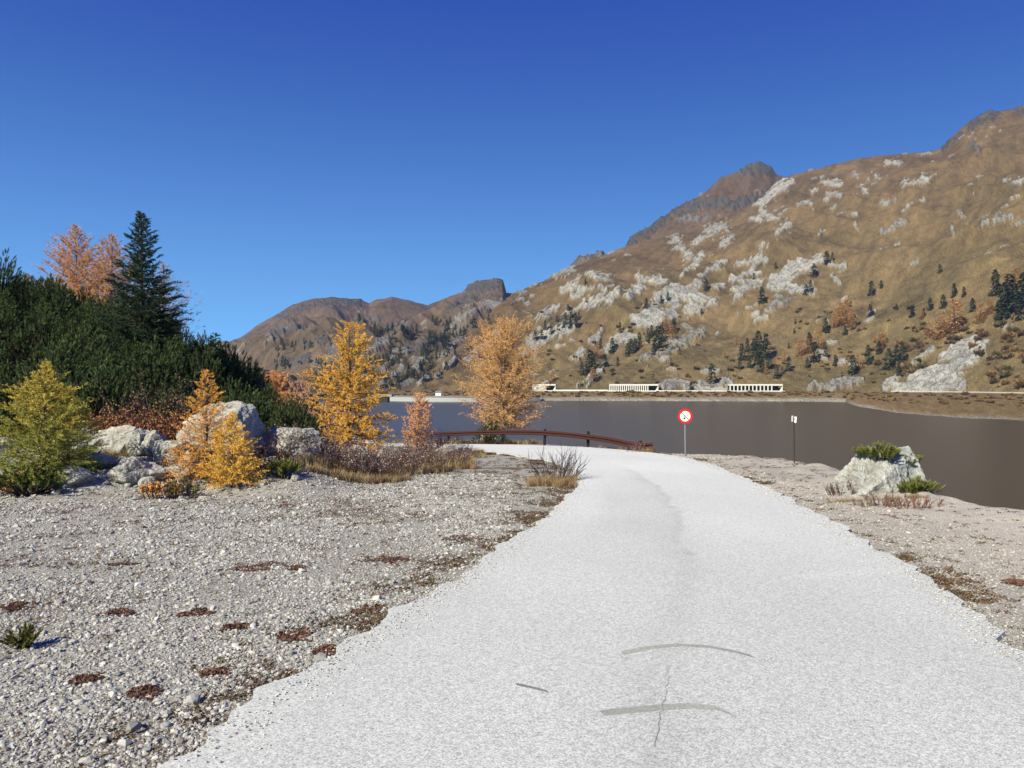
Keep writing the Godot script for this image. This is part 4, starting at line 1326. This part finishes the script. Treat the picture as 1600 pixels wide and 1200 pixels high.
func shrubs() -> void:
	var r := RandomNumberGenerator.new()
	r.seed = 501
	# the thicket of dwarf pines on the bank: three kinds, then copies
	var thicket := "dwarf pines packed together on the left bank"
	var said := "dark green dwarf pine packed into the thicket covering the left bank"
	var kinds: Array[Node3D] = []
	for k in 3:
		kinds.push_back(make_dwarf_pine("dwarf_pine", said, 600 + k, 1.05, 1.7 + 0.2 * k, 330, at_depth(150 + k * 60, 24.0 + k), thicket))
	var spots := []
	var d := 18.6
	while d < 37:
		var x := -d * 0.72
		while x < -5.4:
			var px := x / d * FOCAL + 800
			# front of the thicket, in metres, by bearing
			var front := pl(pairs([-80, 18.3, 0, 18.6, 120, 20.0, 260, 19.2, 330, 18.4, 400, 18.6, 470, 20, 520, 24]), px)
			if d > front and (d < 31 or x < -11) and px < 500:
				spots.push_back(Vector2(x + r.randf_range(-0.4, 0.4), d + r.randf_range(-0.4, 0.4)))
			x += 1.45
		d += 1.5
	for q in spots:
		var k := r.randi() % 3
		var s := r.randf_range(0.72, 1.2)
		var bearing: float = q.x / q.y * FOCAL + 800
		s *= lerpf(1.0, 0.55, smoothstep(330, 460, bearing))
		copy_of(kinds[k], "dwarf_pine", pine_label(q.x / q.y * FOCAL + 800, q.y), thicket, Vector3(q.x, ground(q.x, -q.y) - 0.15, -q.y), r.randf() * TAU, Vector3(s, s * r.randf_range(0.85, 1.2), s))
	var c := copy_of(kinds[0], "dwarf_pine", "bright green dwarf pine at the right end of the thicket, left of the yellow larch", "", at_depth(474, 20.6, 0.1), 1.0, Vector3(0.62, 0.52, 0.62))
	c = copy_of(kinds[1], "dwarf_pine", "dwarf pine behind the broad white boulder, darker than its right neighbour", "", at_depth(440, 20.4, 0.1), 2.0, Vector3(0.7, 0.6, 0.7))
	c = copy_of(kinds[2], "dwarf_pine", "small dark dwarf pine at the foot of the big orange larch", "", at_depth(766, 44.0, 0.1), 0.3, Vector3(0.9, 0.75, 0.9))
	make_dwarf_pine("dwarf_pine", "little dwarf pine seedling on the gravel at the left edge", 640, 0.12, 0.10, 22, at_depth(36, 5.3), "", rgb(84, 86, 44), rgb(120, 116, 60)).scale = Vector3.ONE * 0.55
	make_dwarf_pine("dwarf_pine", "green undergrowth below the green larch at the left edge", 641, 0.55, 0.35, 90, at_depth(52, 14.0), "", rgb(62, 78, 42), rgb(96, 104, 56))
	make_dwarf_pine("dwarf_pine", "low green sprig at the left foot of the purple shrubs", 642, 0.26, 0.26, 40, at_depth(442, 15.2), "", rgb(96, 104, 52), rgb(130, 130, 66))
	# dwarf pine on the big boulder
	var b := at_depth(1357, 15.1)
	for q in [[0.08, 0.62, 0.3, 0.32, "dark dwarf pine draped over the top of the big right boulder"], [0.66, 0.42, -0.05, 0.34, "dwarf pine branch hanging over the right shoulder of the big boulder"], [0.5, 0.0, 0.68, 0.38, "dwarf pine clump growing on the lower front of the big right boulder"]]:
		make_dwarf_pine("dwarf_pine", q[4], 650 + int(q[0] * 10), q[3], 0.12, 110, b + Vector3(q[0], q[1], q[2]), "", rgb(84, 92, 52), rgb(124, 124, 72))
	# rust coloured shrubs behind the rocks
	var rust := {"stems": 80, "h": 0.75, "lean": 0.5, "rad": 0.008, "level": 1, "fork": 4, "leaves": 5, "size": 0.05, "leaf_a": rgb(176, 118, 76), "leaf_b": rgb(140, 100, 74), "wood": rgb(112, 92, 82), "wide": 1.0, "deep": 0.6}
	var rust_labels := ["rust brown leafy shrub right beside the green larch", "rust orange shrub above the rock ledge, second from the green larch", "rust brown shrub behind the upright grey rock", "rusty shrub left of the large white boulder", "tall faded brown shrub against the dark pines above the rocks"]
	var rust_spots := [[150, 18.0, 1.0], [195, 18.4, 1.05], [236, 18.2, 1.05], [274, 18.0, 1.0], [255, 19.4, 1.7]]
	for k in 5:
		rust.seed = 700 + k
		rust.h = 1.15 * rust_spots[k][2]
		if k == 4:
			rust.leaf_a = rgb(146, 112, 88); rust.leaf_b = rgb(120, 98, 80)
		shrub("shrub", rust_labels[k], "shrub", rust, at_depth(rust_spots[k][0], rust_spots[k][1]), "rust coloured shrubs behind the rocks")
	rust.seed = 708; rust.leaf_a = rgb(96, 60, 40); rust.leaf_b = rgb(124, 80, 48); rust.h = 0.6; rust.wide = 0.5; rust.stems = 40
	shrub("shrub", "dark brown shrub shaded right of the golden larch sapling", "shrub", rust, at_depth(412, 15.7))
	rust.seed = 709; rust.leaf_a = rgb(206, 154, 84); rust.leaf_b = rgb(178, 124, 72); rust.h = 0.42; rust.wide = 0.3; rust.deep = 0.25; rust.stems = 26
	shrub("shrub", "small orange shrub below the rocks, left of the orange saplings", "shrub", rust, at_depth(252, 14.15))
	rust.seed = 710
	shrub("shrub", "orange shrub cut by the left frame edge under the green larch", "shrub", rust, at_depth(6, 14.2))
	rust.seed = 711; rust.leaf_a = rgb(110, 104, 60); rust.leaf_b = rgb(90, 84, 56)
	shrub("shrub", "dull olive shrub right of the small orange shrub", "shrub", rust, at_depth(282, 14.2))
	# bare purple grey shrubs along the lot's far side
	var bare := {"stems": 80, "h": 0.85, "lean": 0.7, "rad": 0.008, "level": 2, "fork": 3, "leaves": 1, "size": 0.045, "leaf_a": rgb(164, 144, 134), "leaf_b": rgb(130, 108, 98), "wood": rgb(130, 107, 96), "wide": 0.95, "deep": 0.6}
	var bare_labels := ["bare purple shrub at the left end of the shrub row, before the broad boulder", "bare grey purple shrub second from the left in the row along the gravel", "bare shrub in the middle of the row, dry grass at its foot", "dense bare grey shrub below the pale boulder", "bare purple shrub at the right end of the row near the road", "reddish bare shrub behind the row, left of the rail's end"]
	var bare_spots := [[488, 17.4, 0.85], [540, 18.0, 0.75], [582, 18.6, 0.8], [630, 19.6, 0.9], [668, 21.0, 0.85], [690, 27.5, 0.8]]
	for k in 6:
		bare.seed = 720 + k
		bare.h = bare_spots[k][2]
		if k == 5:
			bare.wood = rgb(112, 78, 74); bare.leaves = 0
		shrub("shrub", bare_labels[k], "shrub", bare, at_depth(bare_spots[k][0], bare_spots[k][1]), "bare shrubs along the far side of the gravel")
	bare.leaves = 0; bare.wood = rgb(98, 86, 86)
	bare.seed = 730; bare.stems = 30; bare.h = 1.35; bare.wide = 0.45
	shrub("shrub", "leafless grey shrub right of the slim pink orange larch", "shrub", bare, at_depth(680, 30.0))
	bare.seed = 731; bare.stems = 34; bare.h = 1.0; bare.wide = 0.36; bare.deep = 0.3; bare.level = 1; bare.fork = 4; bare.lean = 0.9; bare.wood = rgb(92, 84, 84); bare.rad = 0.009
	shrub("shrub", "leafless fan shaped shrub alone at the inner bend of the road", "shrub", bare, at_depth(868, 17.4))
	bare.seed = 732; bare.stems = 22; bare.h = 0.6; bare.wide = 0.5; bare.wood = rgb(126, 98, 88)
	shrub("shrub", "reddish twiggy shrub at the right end of the rusty guardrail", "shrub", bare, at_depth(1000, 29.0))
	bare.seed = 733; bare.h = 0.5; bare.wide = 0.6; bare.stems = 26
	shrub("shrub", "low twiggy shrub at the roadside by the white rock", "shrub", bare, at_depth(716, 25.2))
	bare.seed = 734; bare.h = 0.3; bare.wide = 0.42; bare.deep = 0.18; bare.stems = 40; bare.wood = rgb(122, 106, 96)
	shrub("shrub", "low grey twiggy shrub in front of the big right boulder", "shrub", bare, at_depth(1378, 12.9))
	bare.seed = 735; bare.wood = rgb(124, 92, 76)
	shrub("shrub", "low reddish shrub right of the grey one before the big boulder", "shrub", bare, at_depth(1424, 12.7))
	bare.seed = 736; bare.h = 0.34; bare.wood = rgb(112, 92, 84)
	shrub("shrub", "dry twigs at the lower left side of the big right boulder", "shrub", bare, at_depth(1322, 14.6))


func pine_label(px: float, d: float) -> String:
	if px < 20:
		return "dwarf pine of the thicket at the left edge of the frame"
	if d < 21.5 and px < 300:
		return "dwarf pine in the front row of the thicket, behind green larch and rust shrubs"
	if px > 300 and d < 24:
		return "dwarf pine behind the large white boulder, at the low right end of the thicket"
	if px > 300:
		return "dwarf pine on the thicket skyline sloping down right of the dark spruce"
	if px > 170:
		return "dwarf pine crowded round the foot of the dark spruce"
	if d > 28:
		return "dwarf pine on the thicket skyline below the orange skyline larches"
	return "dwarf pine in the middle of the thicket, left of the dark spruce"


func far_tree(seed_: int, kind: int) -> ArrayMesh:      # one metre tall; kind 0 spruce, 1 larch
	var r := RandomNumberGenerator.new()
	r.seed = seed_
	var s := Shape.new()
	s.tube(PackedVector3Array([Vector3(0, -0.08, 0), Vector3(0, 0.8, 0)]), PackedFloat32Array([0.025, 0.008]), 5, rgb(82, 66, 56))
	var n := 260 if kind == 0 else 650
	for k in n:
		var t := pow(r.randf(), 1.25)
		var rad := (0.27 * pow(1 - t, 0.62) if kind == 0 else 0.28 * pow(maxf(0, 1 - pow(absf(t - 0.3) / 0.7, 1.8)), 0.7))
		var az := r.randf() * TAU
		var q := rad * sqrt(r.randf_range(0.15, 1.0)) * (0.85 + 0.3 * sin(az * 3 + t * 9 + seed_))
		var p := Vector3(cos(az) * q, 0.05 + t * 0.95, sin(az) * q)
		var l := r.randf_range(0.07, 0.12) * (1.0 if kind == 0 else 0.5)
		var out := Vector3(cos(az), r.randf_range(-0.9, 0.1) if kind == 0 else r.randf_range(-0.3, 0.8), sin(az)).normalized()
		var side := Vector3(-sin(az), r.randf_range(-0.4, 0.4), cos(az)) * l * 0.55
		var c: Color
		if kind == 0:
			c = rgb(40, 52, 38).lerp(rgb(66, 76, 52), r.randf())
		else:
			c = rgb(194, 152, 102).lerp(rgb(214, 176, 124), r.randf())
		s.tri(p - side, p + side, p + out * l * 1.2, c)
	return s.mesh()


const ORDINALS := ["", "second", "third", "fourth", "fifth", "sixth", "seventh", "eighth", "ninth", "tenth", "eleventh", "twelfth", "thirteenth", "fourteenth", "fifteenth", "sixteenth", "seventeenth", "eighteenth", "nineteenth", "twentieth", "last"]


func slope_trees() -> void:
	var r := RandomNumberGenerator.new()
	r.seed = 801
	var spruce := [far_tree(81, 0), far_tree(82, 0), far_tree(83, 0)]
	var larch := [far_tree(91, 1), far_tree(92, 1), far_tree(93, 1)]
	# clusters: kind, group words, label, then px, foot py, height in px
	var rows := [
		[0, "dark spruces in the dense group above the right gallery", [1160, 563, 24, 1172, 575, 18, 1185, 548, 30, 1197, 561, 38, 1178, 560, 30, 1190, 581, 28, 1168, 549, 20, 1201, 576, 22, 1156, 577, 14, 1183, 570, 22]],
		[0, "lone spruce standing just above the far road, left of the right gallery", [1112, 597, 28]],
		[0, "tiny spruce against the pale retaining wall", [1080, 611, 12]],
		[0, "spruces scattered low right of the right gallery", [1214, 592, 20, 1222, 584, 12, 1233, 580, 22, 1274, 566, 30, 1265, 546, 26, 1290, 557, 16, 1306, 571, 16, 1332, 585, 28, 1357, 568, 28, 1388, 578, 32, 1401, 565, 24, 1411, 566, 26, 1404, 586, 18, 1374, 553, 20, 1262, 575, 16]],
		[0, "spruces beside the big white rock amid the mountainside", [1292, 414, 20, 1300, 406, 11, 1271, 432, 20, 1259, 462, 16, 1267, 459, 18, 1190, 474, 24, 1212, 420, 9, 1178, 437, 10]],
		[0, "lone spruces on open grass high on the mountainside", [1361, 462, 22, 1377, 452, 12, 1469, 427, 13]],
		[0, "spruces halfway up the grass right of the white rocks", [1290, 520, 22, 1320, 523, 14, 1360, 495, 18, 1400, 485, 10, 1424, 495, 16, 1444, 495, 12, 1453, 485, 18, 1473, 481, 20, 1519, 487, 20, 1490, 464, 20, 1506, 465, 16, 1242, 506, 8, 1241, 522, 8, 1232, 545, 8, 1330, 480, 9]],
		[0, "large dark spruces clumped at the right slope edge", [1555, 462, 38, 1571, 496, 52, 1586, 490, 42, 1599, 472, 44, 1560, 500, 30, 1584, 446, 16, 1578, 478, 46, 1592, 500, 30]],
		[0, "spruces in the band above the long white gallery", [909, 586, 20, 921, 580, 32, 927, 575, 24, 980, 557, 20, 986, 552, 22, 992, 549, 20, 1000, 545, 24, 1028, 544, 32, 1034, 534, 26, 1053, 521, 22, 1019, 528, 18, 969, 520, 14, 957, 551, 22, 957, 586, 10, 945, 572, 18, 939, 545, 16, 1013, 536, 20, 1023, 550, 22, 930, 590, 14, 965, 572, 14]],
		[0, "small spruces clumped on the left rocks of the mountainside", [884, 505, 16, 893, 497, 16, 900, 511, 18, 880, 514, 11, 891, 513, 14, 888, 486, 10, 846, 530, 14, 836, 531, 14, 851, 516, 14, 862, 522, 12, 870, 505, 10, 905, 500, 12]],
		[0, "solitary spruces on the rocks high above the middle gallery", [1104, 455, 18, 1034, 476, 12, 1043, 470, 12, 1010, 480, 14, 914, 446, 9, 1096, 492, 9]],
		[1, "orange larches low right of the right gallery", [1250, 556, 24, 1278, 545, 30, 1262, 552, 22, 1380, 536, 20, 1376, 548, 24, 1345, 577, 14, 1212, 575, 14, 1225, 565, 16, 1340, 570, 16, 1196, 585, 12]],
		[1, "orange larches in the stand halfway up the open grass", [1322, 506, 36, 1310, 508, 28, 1331, 512, 26, 1304, 512, 20, 1314, 495, 20]],
		[1, "orange larches above the white rock face", [1490, 521, 50, 1468, 530, 34, 1452, 528, 24, 1532, 505, 30, 1545, 492, 24, 1586, 452, 32, 1570, 455, 24, 1440, 500, 14]],
		[1, "orange larches in the band above the long white gallery", [926, 596, 18, 1041, 521, 26, 933, 560, 20, 1050, 530, 22, 862, 596, 16, 1007, 548, 16, 1178, 545, 18, 1150, 540, 14, 1132, 560, 12]],
	]
	for q in rows:
		var flat: Array = q[2]
		var trees_: Array = []
		for m in range(0, flat.size(), 3):
			trees_.push_back([flat[m], flat[m + 1], flat[m + 2]])
		trees_.sort_custom(func(u, v): return u[0] < v[0])
		var list: Array = []
		for m in trees_:
			list.append_array(m)
		var k := 0
		while k < list.size():
			var at := on_massif(slope_a, list[k], list[k + 1])
			var high: float = list[k + 2] / FOCAL * -at.z * 1.08
			var mesh: ArrayMesh = spruce[r.randi() % 3] if q[0] == 0 else larch[r.randi() % 3]
			var several := list.size() > 3
			var said: String = q[1]
			if several:
				said = ("leftmost of the " if k == 0 else "rightmost of the " if k == list.size() - 3 else ORDINALS[k / 3] + " from the left of the ") + said
			var o := single("spruce" if q[0] == 0 else "larch", mesh, M.far_leaf, said, "spruce" if q[0] == 0 else "larch", at - Vector3(0, high * 0.04, 0), (q[1] if several else ""))
			var wide := high * (r.randf_range(0.85, 1.15) if q[0] == 0 else r.randf_range(1.0, 1.25))
			o.scale = Vector3(wide, high, wide)
			o.rotation.y = r.randf() * TAU
			k += 3
	# the far wood on the cliffs and the scrub of the slopes
	var xf: Array[Transform3D] = []
	var cols := PackedColorArray()
	var wood_n := noise(FastNoiseLite.TYPE_SIMPLEX_SMOOTH, 0.02, 3, 88)
	var tries := 0
	while xf.size() < 430 and tries < 9000:
		tries += 1
		var px := r.randf_range(430, 800)
		var py := r.randf_range(500, 612)
		var on_a := py > pl(pairs([640, 611, 690, 566, 730, 526, 770, 486, 800, 461]), px) and px > 640
		if wood_n.get_noise_2d(px * 0.9, py * 1.4) < (0.02 if px < 720 else 0.2) or (px < 560 and py < 540) or (on_a and r.randf() < 0.6):
			continue
		var at := on_massif(slope_a if on_a else slope_c, px, py)
		var high := r.randf_range(6, 12) / FOCAL * -at.z
		xf.push_back(Transform3D(Basis(Vector3.UP, r.randf() * TAU).scaled(Vector3(high * 0.95, high, high * 0.95)), at - Vector3(0, high * 0.05, 0)))
		cols.push_back(Color(1, 1, 1) if r.randf() < 0.8 else Color(2.0, 1.5, 1.1))
	scatter("wood", spruce[0], M.far_leaf, xf, cols, "sparse dark wood on the cliffs beyond the dam")
	xf.clear()
	cols.clear()
	var bush := Shape.new()
	for k in 170:
		var q := Vector3(r.randfn(), absf(r.randfn()) + 0.1, r.randfn()).normalized()
		var p := Vector3(q.x, q.y * 0.95, q.z) * r.randf_range(0.5, 1.0) * (0.8 + 0.3 * sin(q.x * 4 + q.z * 3))
		var sd := q.cross(Vector3(r.randfn(), r.randfn(), r.randfn())).normalized() * 0.16
		bush.tri(p - sd, p + sd, p + q * 0.3 + Vector3(0, 0.22, 0), vary(rgb(112, 97, 75), r, 0.2))
	var bush_mesh := bush.mesh()
	var scrub_zones := [[1530, 545, 1640, 608, 150], [1360, 535, 1440, 590, 70], [1430, 500, 1600, 545, 90], [1240, 480, 1440, 600, 130], [1000, 540, 1240, 605, 50], [840, 470, 1060, 600, 100]]
	for z in scrub_zones:
		for k in int(z[4]):
			var px := r.randf_range(z[0], z[2])
			var py := r.randf_range(z[1], z[3])
			if wood_n.get_noise_2d(px * 1.6, py * 2.2) < -0.02:
				continue
			var at := on_massif(slope_a, px, py)
			var s := r.randf_range(0.8, 2.6) * (1.3 if px > 1400 else 1.0)
			xf.push_back(Transform3D(Basis(Vector3.UP, r.randf() * TAU).scaled(Vector3(s * 1.3, s * 1.2, s * 1.3)), at))
			cols.push_back([Color(1, 0.97, 0.95), Color(0.78, 0.84, 0.74), Color(1.12, 1.0, 0.88), Color(0.8, 0.74, 0.72)][r.randi() % 4])
	for k in 420:
		var px := r.randf_range(560, 1700)
		var s := r.randf_range(0.25, 0.95)
		var d := lerpf(pl(shore_d, px), soft(track_d, px), s)
		var sz := r.randf_range(0.5, 1.5)
		xf.push_back(Transform3D(Basis(Vector3.UP, r.randf() * TAU).scaled(Vector3(sz * 1.6, sz, sz * 1.6)), Vector3((px - 800) / FOCAL * d, WATER + (TRACK - WATER) * pow(s, 0.6) - 0.2, -d)))
		cols.push_back([Color(1.0, 0.95, 0.9), Color(1.12, 1.05, 0.95), Color(0.8, 0.76, 0.72)][r.randi() % 3])
	scatter("scrub", bush_mesh, M.far_leaf, xf, cols, "low brown scrub scattered over the far slopes and bank")


func ground_cover() -> void:
	var r := RandomNumberGenerator.new()
	r.seed = 901
	# gravel
	for kind in 4:
		var b := ball(0 if kind < 3 else 1)
		var s := Shape.new()
		var v: PackedVector3Array = b[0]
		var f: PackedInt32Array = b[1]
		for k in v.size():
			v[k] = v[k] * r.randf_range(0.62, 1.15) * Vector3(1, 0.62, 0.85)
		for k in range(0, f.size(), 3):
			s.tri(v[f[k]], v[f[k + 2]], v[f[k + 1]], Color.WHITE)
		var mesh := s.mesh()
		var xf: Array[Transform3D] = []
		var cols := PackedColorArray()
		var want: int = [80000, 80000, 72000, 1300][kind]
		var tries := 0
		while xf.size() < want and tries < want * 4:
			tries += 1
			var d := 2.2 + 26.0 * pow(r.randf(), 1.35)
			var x := r.randf_range(-0.8 * d - 1.8, 0.82 * d + 0.6)
			if Geometry2D.is_point_in_polygon(Vector2(x, d), road_poly) or not Geometry2D.is_point_in_polygon(Vector2(x, d), shelf_poly):
				continue
			if x < 1 and d > 19:
				continue
			var clump := patch_noise.get_noise_2d(x * 0.7, d * 0.7)
			if clump < -0.22 and r.randf() < 0.55:
				continue
			var sz := (0.0054 + 0.00032 * d) * exp(r.randfn() * 0.5) * (1.15 if x < 0 else 0.72)
			if kind == 3:
				sz *= 2.0
				if x > 2 and r.randf() < 0.75:
					continue
			sz = minf(sz, 0.06)
			var y := land(x, -d) + bump_noise.get_noise_2d(x, -d) * 0.02 - 0.014 + (lump_noise.get_noise_2d(x, -d) - 0.35) * 0.035 * smoothstep(4.4, 6.6, absf(x - 1.8))
			var basis := Basis.from_euler(Vector3(r.randf_range(-0.4, 0.4), r.randf() * TAU, r.randf_range(-0.4, 0.4))).scaled(Vector3.ONE * sz)
			xf.push_back(Transform3D(basis, Vector3(x, y + sz * 0.2, -d)))
			var g := 0.49 + 0.26 * r.randf()
			var pink := smoothstep(2.0, 6.0, x) * 0.05
			cols.push_back(vary(Color(g * (1.0 + pink * 0.3), g * (0.985 - pink * 0.2), g * (0.96 - pink * 0.5)), r, 0.05))
		scatter("gravel", mesh, M.stone, xf, cols, "loose pale limestone gravel")
	var spill: Array[Transform3D] = []
	var spill_cols := PackedColorArray()
	var chip := ball(0)
	var cs := Shape.new()
	for k in range(0, chip[1].size(), 3):
		cs.tri(chip[0][chip[1][k]] * Vector3(1, 0.6, 0.8), chip[0][chip[1][k + 2]] * Vector3(1, 0.6, 0.8), chip[0][chip[1][k + 1]] * Vector3(1, 0.6, 0.8), Color.WHITE)
	for k in 9000:
		var q := resampled_edge(r, k)
		var line := road_left if k % 2 else road_right
		var off := absf(r.randfn()) * 0.16
		q.x += (off + 0.1) if k % 2 else -(off + 0.1)
		if not Geometry2D.is_point_in_polygon(q, road_poly):
			continue
		var sz := r.randf_range(0.003, 0.009) * (1.0 + q.y * 0.02)
		spill.push_back(Transform3D(Basis(Vector3.UP, r.randf() * TAU).scaled(Vector3.ONE * sz), Vector3(q.x, land(q.x, -q.y) + 0.036 + sz * 0.3, -q.y)))
		var tone := r.randf_range(0.55, 0.85)
		spill_cols.push_back(Color(tone, tone * 0.98, tone * 0.94))
	scatter("grit", cs.mesh(), M.stone, spill, spill_cols, "loose grit strewn along the road's edges")
	# russet moss mats on the gravel
	var mats := [[396, 886, 0.26, "largest russet moss mat on the gravel, left of the road"], [602, 874, 0.22, "russet moss mat nearest the road, right of the largest mat"], [193, 880, 0.12, "small russet moss mat left of the largest mat"], [460, 887, 0.12, "small moss mat just right of the largest mat"],
		[337, 1046, 0.10, "rounded russet moss mat in the left foreground, nearest the road"], [215, 1083, 0.11, "nearest russet moss mat in the left foreground"], [140, 1060, 0.10, "thin russet moss mat left of the nearest mat"], [455, 996, 0.14, "moss mat on the gravel below the largest mat"], [510, 1016, 0.10, "narrow moss mat by the road edge in the left foreground"],
		[575, 952, 0.16, "moss mat close to the road edge, below the right hand mat"], [305, 957, 0.13, "faint moss mat in the middle of the left gravel"], [180, 957, 0.12, "moss mat at the left middle of the gravel"], [725, 840, 0.3, "moss mat along the left road edge, upper part"], [372, 980, 0.12, "faint moss mat left of the one below the largest mat"],
		[20, 948, 0.16, "moss mat at the left frame edge"], [445, 788, 0.3, "far moss mat below the purple shrubs"], [1440, 905, 0.3, "russet moss mat on the right road edge"], [1585, 910, 0.12, "moss mat at the right frame edge"]]
	for q in mats:
		var at := on_land(q[0], q[1])
		var s := Shape.new()
		var sz: float = q[2]
		var ph := r.randf() * TAU
		for k in 900:
			var p := Vector3(r.randf_range(-1.5, 1.5) * sz, 0, r.randf_range(-1.3, 1.3) * sz)
			var inside := 1.0 - Vector2(p.x, p.z * 1.2).length() / sz + 1.1 * patch_noise.get_noise_2d((at.x + p.x) * 9 + ph, (at.z + p.z) * 9)
			if inside < 0.12:
				continue
			p.y = ground(at.x + p.x, at.z + p.z) - at.y + 0.007 + 0.006 * minf(inside, 1)
			var l := r.randf_range(0.008, 0.02)
			var up := Vector3(r.randf_range(-1.2, 1.2), 0.7, r.randf_range(-1.2, 1.2)).normalized() * l
			var sd := Vector3(r.randf_range(-1, 1), 0.1, r.randf_range(-1, 1)).normalized() * l * 0.9
			s.tri(p - sd, p + sd, p + up, vary(rgb(106, 80, 69), r, 0.25))
			var e := p + Vector3(0, -0.003, 0)
			s.tri(e + Vector3(-l, 0, -l) * 1.2, e + Vector3(l, 0, -l) * 1.2, e + Vector3(0, 0, l) * 1.4, vary(rgb(92, 72, 63), r, 0.2))
		single("moss_mat", s.mesh(), M.leaf, q[3], "moss", at)
	# dry little weeds over the gravel and along the road's edges
	var weed := Shape.new()
	for k in 14:
		var az := r.randf() * TAU
		var q := r.randf() * 0.9
		var p := Vector3(cos(az) * q, 0, sin(az) * q)
		var tip := p + Vector3(r.randf_range(-0.4, 0.4) + p.x * 0.4, r.randf_range(0.3, 0.7), r.randf_range(-0.4, 0.4))
		var sd := Vector3(-sin(az), 0, cos(az)) * 0.13
		weed.tri(p - sd, p + sd, tip, vary(Color(0.8, 0.8, 0.8), r, 0.25))
	var weed_mesh := weed.mesh()
	var xf: Array[Transform3D] = []
	var cols := PackedColorArray()
	var shades := [rgb(112, 92, 76), rgb(124, 104, 80), rgb(102, 82, 70), rgb(112, 106, 78), rgb(128, 92, 74)]
	for k in 24000:
		var d := 3.0 + 21.0 * pow(r.randf(), 0.75)
		var x := r.randf_range(-0.74 * d - 0.6, 0.8 * d)
		var edge := 0.0
		if k % 3 == 0:
			var q := resampled_edge(r, k)
			x = q.x
			d = q.y
			edge = 1.0
		if Geometry2D.is_point_in_polygon(Vector2(x, d), road_poly) or not Geometry2D.is_point_in_polygon(Vector2(x, d), shelf_poly):
			continue
		var n := patch_noise.get_noise_2d(x * 0.55, d * 1.1)
		if edge == 0.0:
			if n < 0.08 and r.randf() < 0.55:
				continue
			if x > 4 and (d < 6 or r.randf() < 0.5):
				continue
		elif patch_noise.get_noise_2d(x * 1.4 + 9, d * 1.4) < (0.06 if x < 2.4 else 0.2):
			continue
		var sz := r.randf_range(0.014, 0.04) * (1.0 + 0.05 * d) * (1.3 if edge > 0 else 1.0)
		xf.push_back(Transform3D(Basis(Vector3.UP, r.randf() * TAU).scaled(Vector3(sz * 1.5, sz * 0.7, sz * 1.5)), Vector3(x, ground(x, -d), -d)))
		cols.push_back(shades[r.randi() % 5])
	scatter("weeds", weed_mesh, M.leaf, xf, cols, "dry brown weeds low on the gravel")
	# tan grass below the shrubs, at the bend and on the mound
	var blade := Shape.new()
	for k in 40:
		var az := r.randf() * TAU
		var q := r.randf() * 0.55
		var p := Vector3(cos(az) * q, 0, sin(az) * q)
		var tip := p * 1.7 + Vector3(r.randf_range(-0.35, 0.35), r.randf_range(0.6, 1.1), r.randf_range(-0.35, 0.35))
		var sd := Vector3(-sin(az + r.randf()), 0, cos(az)) * 0.03
		blade.tri(p - sd, p + sd, tip, vary(Color(0.85, 0.85, 0.85), r, 0.2))
	var blade_mesh := blade.mesh()
	xf = []
	cols = PackedColorArray()
	var tan := [rgb(186, 158, 118), rgb(164, 136, 102), rgb(142, 114, 90), rgb(198, 174, 132)]
	var belts := [[470, 16.4, 700, 20.5, 260, 0.22], [440, 15.6, 640, 17.6, 150, 0.18], [640, 20.3, 740, 24.5, 260, 0.22], [826, 16.0, 902, 17.4, 150, 0.16], [690, 26, 760, 30, 120, 0.16], [1290, 13.4, 1450, 13.9, 60, 0.08], [0, 14.6, 300, 18, 220, 0.16], [990, 28.6, 1020, 29.6, 50, 0.2], [700, 43, 900, 46, 200, 0.3], [600, 41, 720, 45, 160, 0.3], [920, 30.5, 1010, 33.5, 60, 0.18]]
	for b in belts:
		for k in int(b[4]):
			var u := r.randf()
			var px := lerpf(b[0], b[2], u)
			var d: float = lerpf(b[1], b[3], clampf(u * 0.75 + r.randf() * 0.25 if b[2] - b[0] > 150 else r.randf(), 0, 1))
			var x := (px - 800) / FOCAL * d
			if Geometry2D.is_point_in_polygon(Vector2(x, d), road_poly):
				continue
			var s: float = b[5] * r.randf_range(0.6, 1.3)
			xf.push_back(Transform3D(Basis(Vector3.UP, r.randf() * TAU).scaled(Vector3(s, s, s)), Vector3(x, ground(x, -d) - 0.02, -d)))
			cols.push_back(tan[r.randi() % 4])
	scatter("dry_grass", blade_mesh, M.leaf, xf, cols, "tan dry grass at the feet of the shrubs")


func resampled_edge(r: RandomNumberGenerator, k: int) -> Vector2:
	var line := road_left if k % 2 else road_right
	var b := 1 + r.randi() % (line.size() - 5)
	var q := line[b].lerp(line[b + 1], r.randf())
	var off := absf(r.randfn()) * 0.22 * (1.0 + (0.05 * q.y if k % 2 else 0.0))
	return q + Vector2(-off if k % 2 else off, 0)
